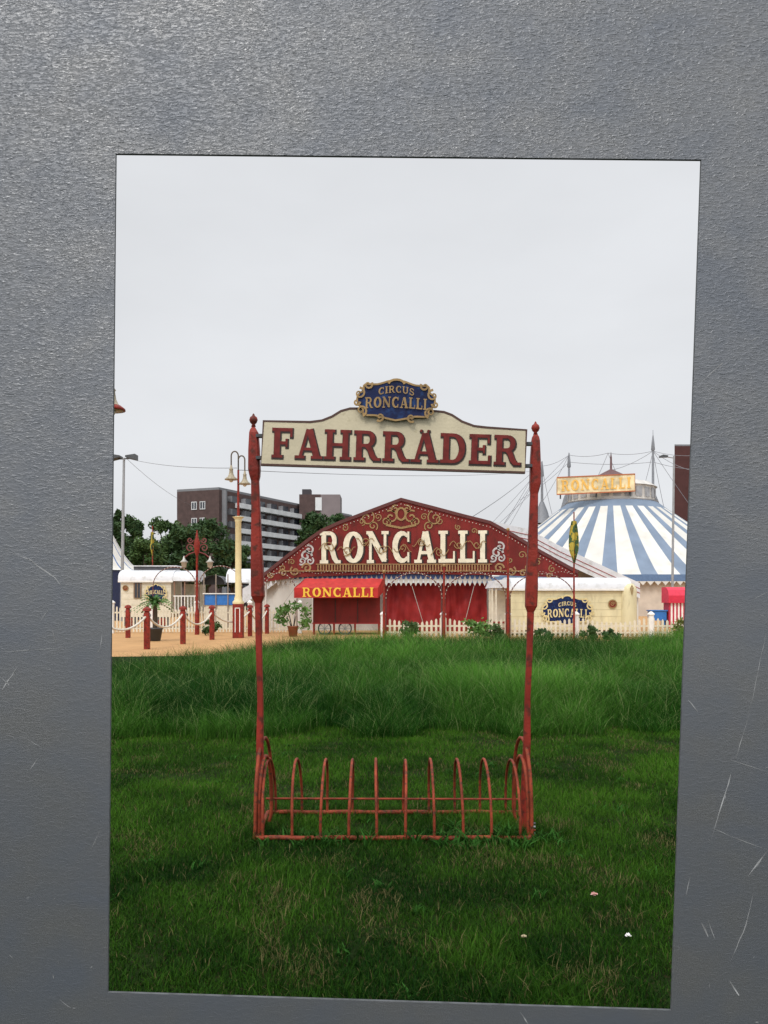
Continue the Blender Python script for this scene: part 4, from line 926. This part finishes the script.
# ornate red candelabra lamp
CY_ = 37.0; ck = CY_ / F
cl_ = thing('candelabra_lamp', 'ornate red candelabra lamp with scrolled arms and hanging lanterns before dark trees', 'street lamp', (gx(197, CY_), CY_, 0)); b_ = Vector((gx(197, CY_), CY_, 0)); z3 = lambda y: at(0, y, CY_).z
mb = MB(); mb.lathe(b_, [(.10, 0), (.10, .9), (.08, 1.0), (.05, 1.2), (.05, z3(556)), (.11, z3(552)), (.14, z3(542)), (.07, z3(538)), (.02, z3(530))], 12); mb.build('stem', RED, cl_)
mb = MB(); q = Plane(b_ + Vector((0, 0, 0)))
for s_ in (-1, 1):
    for (cx, cy, r, t, a_, sg) in ((7, 548, 4.5, 1.4, PI, 1), (7, 540, 3.2, 1.3, PI, -1)): ribbon(mb, q, spiral(s_ * cx * ck, z3(cy), r * ck, t, a_ if s_ > 0 else 0, -sg * s_), 1.0 * ck, .02, 0, False, .04)
    mb.tube([b_ + Vector((s_ * 2 * ck, 0, z3(552))), b_ + Vector((s_ * 8 * ck, 0, z3(554))), b_ + Vector((s_ * 13 * ck, 0, z3(558)))], .03, 6)
mb.build('scrolled_arms', M('scroll_darkred', (.16, .03, .03), .5), cl_)
for s_ in (-1, 1):
    c = b_ + Vector((s_ * 13 * ck, 0, z3(565))); mb = MB(); mb.lathe(c, [(.02, -.12), (.1, -.1), (.12, .1), (.19, .12), (.06, .24), (.02, .4)], 10); mb.build('lantern', M('lantern_glass', (.5, .5, .46), .3, .2, 8), cl_)

# tall floodlight mast on the left, street light on the right
def pole(mb, px, y0, y1, Y, r0, r1, lean=0):
    a_ = Vector((gx(px, Y), Y, 0)) if y0 is None else at(px, y0, Y); mb.tube([a_, at(px + lean, y1, Y)], [r0, r1], 8)
FM = 58.0
fm = thing('floodlight_mast', 'tall grey floodlight mast with two dark heads against the sky', 'floodlight mast', (gx(122, FM), FM, 0))
mb = MB(); mb.tube([(gx(121.5, FM), FM, 0), at(124, 458, FM)], [.13, .08], 10); mb.build('pole', STEEL, fm)
mb = MB(); mb.tube([at(118, 459, FM), at(130, 458.5, FM)], .05, 6); mb.build('crossbar', DSTEEL, fm)
for s_ in (-1, 1):
    mb = MB(); c = at(124 + s_ * 7.2, 457, FM)
    mb.prism([c + Vector((s_ * x, -.4, z)) for x, z in ((-.3, -.06), (.36, -.22), (.36, .16), (-.3, .06))], (0, .8, 0)); mb.build('lamp_head', DSTEEL, fm)
SL = 60.0
slp = thing('street_light', 'slim grey street light pole with a single arm in front of the big top', 'street light', (gx(673, SL), SL, 0))
mb = MB(); mb.tube([(gx(672, SL), SL, 0), at(674, 456, SL)], [.10, .07], 10); mb.build('pole', STEEL, slp)
mb = MB(); mb.tube([at(674, 458, SL), at(664, 456.5, SL)], .04, 6); mb.build('arm', STEEL, slp)
mb = MB(); c = at(664, 456.5, SL); mb.prism([c + Vector((x, -.15, z)) for x, z in ((-.32, -.08), (.25, -.06), (.25, .06), (-.1, .12), (-.32, .03))], (0, .3, 0)); mb.build('lamp_head', DSTEEL, slp)

# light arches over the fences
def arch(px0, px1, yt, ys, Y, label, ybase_z=0, group='arched bulb frames over the fences', thin=.022):
    x0, x1 = gx(px0, Y), gx(px1, Y); r = thing('light_arch', label, 'light arch', ((x0 + x1) / 2, Y, 0), group); z1, z0 = at(0, yt, Y).z, at(0, ys, Y).z
    pts = [((x0 + x1) / 2 - (x1 - x0) / 2 * math.cos(PI * i / 20), Y, z0 + (z1 - z0) * math.sin(PI * i / 20)) for i in range(21)]
    mb = MB(); mb.tube([(x0, Y, 0)] + pts + [(x1, Y, 0)], thin, 7); f_ = mb.build('frame', M('arch_iron', (.12, .035, .03), .5), r)
    mb = MB()
    for i in range(0, 21): mb.ball(Vector(pts[i]) + Vector((0, -.03, 0)), .022, 4)
    mb.build('bulbs', BULB, f_)
arch(386, 442, 573, 598, 33.8, 'bulb arch over the fence in front of the left red curtain')
arch(445, 506, 573, 598, 33.8, 'bulb arch over the fence in front of the right red curtain')
arch(510, 574, 574, 598, 33.8, 'bulb arch over the fence before the yellow wagon')
arch(153, 196, 567, 586, 38.2, 'thin bulb arch in front of the cream wagon porch')
arch(199, 242, 566, 586, 38.2, 'thin bulb arch in front of the blue stall counter')
arch(262, 297, 573, 598, 38.2, 'bulb arch beside the left end of the red pediment')
for (px, yt, label) in ((444, 566, 'red light pole rising before the gap between the two curtains'), (508, 530, 'tall red light pole rising before the right end of the pediment'), (384, 572, 'red light pole at the left end of the right fence')):
    r = thing('light_pole', label, 'pole', (gx(px, 33.6), 33.6, 0), 'red poles of the fence lights'); mb = MB(); mb.tube([(gx(px, 33.6), 33.6, 0), at(px, yt, 33.6)], [.06, .04], 8); mb.build('shaft', RED, r)
    mb = MB(); mb.ball(at(px, yt - .5, 33.6), .07, 8); mb.build('knob', GOLD, r)

# flags
def flag(px, yt, yb, yf, w, Y, label):
    r = thing('flag_pole', label, 'flag', (gx(px, Y), Y, 0)); mb = MB(); mb.tube([(gx(px, Y), Y, 0), at(px, yt, Y)], [.045, .025], 8); mb.build('pole', RED, r)
    mb = MB(); n1, n2 = 10, 14; v = []; kq = Y / F
    for j in range(n2 + 1):
        s_ = j / n2; ww = w * kq * (.35 + .65 * math.sin(PI * min(1, s_ * .8 + .1))) * (1 - .75 * max(0, s_ - .7) / .3)
        for i in range(n1 + 1):
            t = i / n1; p = at(px, yb + (yf - yb) * s_, Y); v.append((p.x - ww * .55 + ww * t, p.y - .05 + .08 * math.sin(t * 9 + s_ * 2), p.z))
    mb.add(v, [(j * (n1 + 1) + i, j * (n1 + 1) + i + 1, (j + 1) * (n1 + 1) + i + 1, (j + 1) * (n1 + 1) + i) for j in range(n2) for i in range(n1)], 0, True)
    mb.build('cloth', FLAGM, r)
flag(574, 512, 521, 563, 9.5, 33.7, 'drooping yellow and dark green flag on a thin red pole')
flag(152.5, 526, 532, 556, 4.5, 45.5, 'narrow yellow flag hanging before the trees on the left')

# ------------------------------------------------------------------ buildings
def apartment():
    Y1, Y2 = 180.0, 240.0
    A = Vector((gx(219, Y1), Y1, 0)); B = Vector((gx(352, Y2), Y2, 0)); Wd = Vector((gx(177, Y1 + 4), Y1 + 4, 0))
    root = thing('apartment_building', 'long brown brick apartment block with white balcony bands behind the trees', 'building', ((A.x + B.x) / 2, (A.y + B.y) / 2, 0))
    H = at(0, 489.5, Y1).z; back = Wd - A
    mb = MB()
    P = [A, B, B + back, Wd]
    mb.prism(P, (0, 0, H)); w = mb.build('wall', BRICK, root)
    d = (B - A).normalized(); nrm = Vector((d.y, -d.x, 0)); Ln = (B - A).length; ang = math.atan2(d.y, d.x)
    e = (A - Wd).normalized(); en = Vector((e.y, -e.x, 0)); eL = (A - Wd).length; eang = math.atan2(e.y, e.x)
    mb = MB(); mb.box((A + B + back) / 2 + Vector((0, 0, H + .2)), (1, 1, .1))
    mb = MB(); ins = [p + Vector((0, 0, H)) for p in P]; mb.prism([p * 1 for p in ins], (0, 0, .5)); mb.build('roof', GREYC, root)
    fl = 2.75; nb = 8
    for f_ in range(nb):
        z = H - 1.0 - fl * (f_ + 1) + fl * .35
        mb = MB(); mb.box(A + d * (Ln / 2 + 3) + nrm * .7 + Vector((0, 0, z)), (Ln - 6, 1.3, 1.05), rz=ang); bal = mb.build('balcony', CONC, root)
        for i in range(11):
            mb = MB(); c = A + d * (5.6 + (Ln - 6) * i / 11) + nrm * .06 + Vector((0, 0, z + 1.25)); mb.box(c, ((Ln - 6) / 11 * .74, .12, 1.4), rz=ang); mb.build('window', GLASS, root)
        for i in range(12):
            mb = MB(); mb.box(A + d * (3.1 + (Ln - 6.2) * i / 11) + nrm * .65 + Vector((0, 0, z + 1.1)), (.16, 1.15, 1.15), rz=ang); mb.build('divider', GREYC, bal)
    for f_ in range(4):
        for t in (.42, .62):
            z = H - 3.2 - (fl * 1.27) * f_; c = Wd + e * (eL * (t + .0)) + en * .06 + Vector((0, 0, z))
            mb = MB(); mb.box(c, (1.35, .1, 1.6), rz=eang); wi = mb.build('window', GLASS, root)
            mb = MB()
            for o_ in (-.62, .0, .62): mb.box(c + e * o_ + en * .07, (.13, .06, 1.6), rz=eang)
            for o_ in (-.78, .78): mb.box(c + en * .075 + Vector((0, 0, o_)), (1.4, .06, .14), rz=eang)
            mb.build('frame', CONC, wi)
    mb = MB(); c = A + e * 0 + d * 1.3 + nrm * .5
    mb.box(c + Vector((0, 0, H / 2)), (.5, 1.0, H), rz=ang); mb.build('stair_column', GREYC, root)
    # rooftop plant room
    Yp = 215; a_, b_ = at(301, 518, Yp), at(341, 518, Yp); zt = at(0, 496.5, Yp).z
    mb = MB(); mb.box(((a_.x + at(322, 0, Yp).x) / 2, Yp, zt / 2), (at(322, 0, Yp).x - a_.x, 9, zt)); ph = mb.build('stair_tower', BRICK, root)
    mb = MB(); mb.box(((b_.x + at(322, 0, Yp).x) / 2 + .01, Yp - .2, zt / 2), (b_.x - at(322, 0, Yp).x, 9, zt - .1)); mb.build('grey_tower_face', M('tower_greybrown', (.22, .18, .18), .8, .1, .3), ph)
    mb = MB(); mb.box((at(307, 0, Yp).x, Yp, zt + .8), (2.2, 3, 1.7)); mb.build('chimney', M('chimney_dark', (.05, .045, .05), .8), ph)
    mb = MB(); mb.box((at(320, 0, Yp).x, Yp - 4.78, zt - 2.4), (1.6, .1, 3.2)); mb.build('window', CONC, ph)
apartment()
HY_ = 160.0
hb = thing('tower_block', 'tall dark red brown tower block at the right edge behind the big top', 'building', (gx(705, HY_), HY_, 0))
xa, xb, zt = gx(674.5, HY_), gx(740, HY_), at(0, 446, HY_).z
bp_ = [Vector((xa, HY_, 0)), Vector((xb, HY_, 0)), Vector((xb + 2, HY_ + 12, 0)), Vector((gx(676, HY_ + 12), HY_ + 12, 0))]
mb = MB(); mb.prism(bp_, (0, 0, zt)); mb.build('wall', M('tower_brick', (.075, .026, .023), .85, .15, .5), hb)
mb = MB(); mb.prism([p + Vector((0, 0, zt)) for p in bp_], (0, 0, .3)); mb.build('roof', GREYC, hb)
for f_ in range(8):
    for i in range(3):
        mb = MB(); c = Vector((xa + 4.2 + i * 3, HY_ - .02, zt - 2.4 - f_ * 2.9)); mb.box(c, (1.5, .1, 1.4)); mb.build('window', GLASS, hb)

# ------------------------------------------------------------------ trees and plants
def leaf_material(name, c1, c2):
    m = bpy.data.materials.new(name); m.use_nodes = True; t = m.node_tree; b = t.nodes['Principled BSDF']; k = t.links.new
    c = t.nodes.new('ShaderNodeTexCoord'); n = t.nodes.new('ShaderNodeTexNoise'); n.inputs['Scale'].default_value = .9; n.inputs['Detail'].default_value = 5
    r = t.nodes.new('ShaderNodeMapRange'); r.inputs['From Min'].default_value = .35; r.inputs['From Max'].default_value = .65
    x = t.nodes.new('ShaderNodeMixRGB'); x.inputs['Color1'].default_value = (*c1, 1); x.inputs['Color2'].default_value = (*c2, 1)
    k(c.outputs['Object'], n.inputs['Vector']); k(n.outputs['Fac'], r.inputs['Value']); k(r.outputs[0], x.inputs['Fac']); k(x.outputs[0], b.inputs['Base Color'])
    b.inputs['Roughness'].default_value = .6; b.inputs['Specular IOR Level'].default_value = .2
    return m
LEAF = [leaf_material('leaves_dark', (.016, .042, .012), (.045, .085, .026)), leaf_material('leaves_mid', (.026, .06, .015), (.065, .11, .03))]
PLANT = leaf_material('leaves_fresh', (.045, .12, .02), (.11, .2, .04))
def tree(px, ytop, Y, wpx, label, mi=0, seed=0, ybot=585):
    R = random.Random(seed + 100); c = Vector((gx(px, Y), Y, 0)); H = at(0, ytop, Y).z; rad = wpx / 2 * Y / F; zlow = max(.12 * H, at(0, ybot, Y).z)
    root = thing('tree', label, 'tree', c, 'dark trees behind the wagons'); mb = MB()
    mb.tube([c, c + Vector((.1, 0, H * .3)), c + Vector((-.05, .1, H * .6)), c + Vector((.1, 0, H * .85))], [H * .025, H * .02, H * .012, .03], 8)
    clumps = []
    nl = 26
    for i in range(nl):
        t = R.uniform(0, 1); z = zlow + (H * .95 - zlow) * t; env = math.sin(PI * (.12 + .86 * (t * .9) ** .85)) ** .6
        a_ = R.uniform(0, 2 * PI); q = rad * env * R.uniform(.35, .88); clumps.append((c + Vector((q * math.cos(a_), q * math.sin(a_), z)), rad * R.uniform(.22, .42)))
    clumps.append((c + Vector((0, 0, H * .93)), rad * .25))
    for (p, r) in clumps[:14]: mb.tube([c + Vector((0, 0, p.z * .6)), c.lerp(p, .5) + Vector((0, 0, p.z * .38)), p], [H * .01, H * .006, .02], 5)
    mb.build('trunk', BARK, root)
    mb = MB(); ls = .0027 * Y
    for (p, r) in clumps:
        for j in range(int(190 + 90 * r)):
            d = Vector((R.gauss(0, 1), R.gauss(0, 1), R.gauss(0, .8))); d.normalize(); q = p + d * r * (R.uniform(.25, 1) ** .5) * R.uniform(.7, 1.2)
            u = Vector((R.gauss(0, 1), R.gauss(0, 1), R.gauss(0, 1))).normalized(); w_ = u.orthogonal().normalized(); s_ = ls * R.uniform(.5, 1.25)
            mb.add([q - u * s_, q + w_ * s_ * .5, q + u * s_, q - w_ * s_ * .5], [(0, 1, 2, 3)])
    mb.build('crown', LEAF[mi], root)
tree(119, 507, 72, 34, 'dark tree at the far left with its crown tip against the sky', 0, 1)
tree(136, 517, 84, 26, 'thin topped tree right of the floodlight mast', 0, 2)
tree(165, 519, 78, 44, 'bushy dark tree left of the brick end wall', 1, 3)
tree(206, 518, 86, 52, 'broad dark tree in front of the brick end wall', 0, 4)
tree(186, 528, 76, 40, 'lower dark tree between two taller ones behind the left wagon', 0, 5)
tree(232, 540, 92, 40, 'dark tree behind the swan neck lamp pillar', 0, 6)
tree(315, 511, 110, 44, 'dark tree rising behind the left slope of the pediment', 0, 7)
tree(145, 540, 70, 40, 'low dark tree behind the left wagon roof', 1, 8)
tree(336, 513, 130, 30, 'small dark tree beside the rooftop stair tower', 0, 9)

def palm(px, y, Y, label):
    c = Vector((gx(px, Y), Y, 0)); root = thing('palm', label, 'potted palm', c); zc = at(0, y, Y).z
    mb = MB(); mb.lathe(c, [(.01, .02), (.2, .02), (.28, .45), (.3, .45), (.3, .5), (.24, .48), (.02, .46)], 16); mb.build('pot', DSTEEL, root)
    mb = MB(); mb.tube([c + Vector((0, 0, .4)), c + Vector((.02, 0, zc))], [.09, .07], 8); mb.build('trunk', BARK, root)
    mb = MB()
    for i in range(38):
        a_ = 2 * PI * i / 38 + rnd.uniform(-.1, .1); el = rnd.uniform(.1, 1.2); l = rnd.uniform(.7, 1.0); prev = None
        for j in range(9):
            t = j / 8; p = c + Vector((math.cos(a_) * l * t * math.cos(el), math.sin(a_) * l * t * math.cos(el), zc + l * (t * math.sin(el) - .55 * t * t)))
            if prev is not None:
                dr = (p - prev).normalized(); sd = dr.cross(Vector((0, 0, 1))).normalized() * .17 * (1 - t * .6)
                for s_ in (-1, 1): mb.add([prev, prev + sd * s_ + dr * .06 + Vector((0, 0, -.03)), p], [(0, 1, 2)])
            prev = p
    mb.build('fronds', PLANT, root)
palm(155, 604, 31.5, 'potted palm with spreading green fronds behind the rope on the left')
def bush(px, y, r, Y, label, pot=True, m=None, cat='plant', seed=0):
    R = random.Random(seed); c = Vector((gx(px, Y), Y, 0)); root = thing('potted_bush' if pot else 'bush', label, cat, c); zc = at(0, y, Y).z; kr = r * Y / F
    mb = MB()
    if pot: mb.lathe(c, [(.01, .02), (.16, .02), (.22, zc * .5), (.24, zc * .5), (.24, zc * .55), (.02, zc * .52)], 14); mb.build('pot', TERRA, root); mb = MB()
    for i in range(6): mb.tube([c + Vector((0, 0, zc * .3 if pot else .0)), c + Vector((R.uniform(-1, 1) * kr * .6, R.uniform(-1, 1) * kr * .6, zc + R.uniform(-.3, .6) * kr))], [.025, .01], 5)
    mb.build('stems', BARK, root); mb = MB()
    subs = [(Vector((R.uniform(-1.25, 1.25), R.uniform(-.7, .7), R.uniform(-.7, .9))) * kr, kr * R.uniform(.3, .6)) for _ in range(9)]
    for i in range(460):
        so, sr = subs[i % 9]
        d = Vector((R.gauss(0, 1), R.gauss(0, 1), R.gauss(0, .75))); d.normalize(); q = c + Vector((0, 0, zc)) + so + d * sr * R.uniform(.2, 1.25)
        if q.z < .03: q.z = .03 + R.uniform(0, .1)
        u = Vector((R.gauss(0, 1), R.gauss(0, 1), R.gauss(0, 1))).normalized(); w_ = u.orthogonal().normalized(); s_ = .085 * R.uniform(.6, 1.3)
        mb.add([q - u * s_, q + w_ * s_ * .5, q + u * s_, q - w_ * s_ * .5], [(0, 1, 2, 3)])
    mb.build('foliage', m or PLANT, root)
bush(293, 617, 12, 35, 'round fresh green bush in a terracotta pot left of the kiosk', seed=1)
bush(409, 631, 9, 32.5, 'green bush growing before the fence under the left curtain', False, seed=2, m=LEAF[1])
bush(478, 632, 11, 32.5, 'green bush growing before the fence under the right curtain', False, seed=3, m=PLANT)
bush(494, 634, 8, 32.3, 'low green shrub left of the right sign post', False, seed=4, m=LEAF[1])
bush(542, 636, 7, 32.5, 'low dark shrub just right of the right sign post', False, seed=5, m=LEAF[0])
bush(588, 633, 6, 32.5, 'low green shrub before the yellow wagon', False, seed=6, m=LEAF[1])
bush(610, 636, 6, 32.5, 'low dark shrub under the round wagon emblem', False, seed=7, m=LEAF[0])
bush(686, 629, 9, 33, 'yellowish green bush at the right edge near the striped booth', False, seed=8, m=leaf_material('leaves_yellow', (.09, .12, .02), (.18, .2, .05)))
bush(212, 627, 7, 36, 'small green shrub behind the rope near the lamp pillar', False, seed=9, m=LEAF[1])

# ------------------------------------------------------------------ overhead wires
WIRE = M('wire_dark', (.10, .10, .11), .6)
def wire(p, q, sag, r, label):
    mb = MB(); n = 16; mb.tube([p.lerp(q, i / n) - Vector((0, 0, sag * 4 * (i / n) * (1 - i / n))) for i in range(n + 1)], r, 5); tag(mb.build('overhead_wire', WIRE, org=p), label, 'wire', 'overhead wires')
wire(at(126, 458, FM), at(237, 468, LYY), .2, .011, 'thin wire from the floodlight mast to the two shade lamp')
wire(at(126, 458, FM), at(190, 505, 74), .3, .012, 'thin wire slanting down from the floodlight mast to the trees')
wire(at(238, 470, LYY), at(542, 470, BTY), .4, .012, 'long thin wire from the two shade lamp to the big top')
wire(at(472, 517, EY + 2), at(542, 462, BTY), .3, .018, 'wire rising from the pediment slope to the left mast')
wire(at(503, 525, EY + 2), at(535, 470, BTY), .2, .016, 'steeper wire rising behind the right sign post')
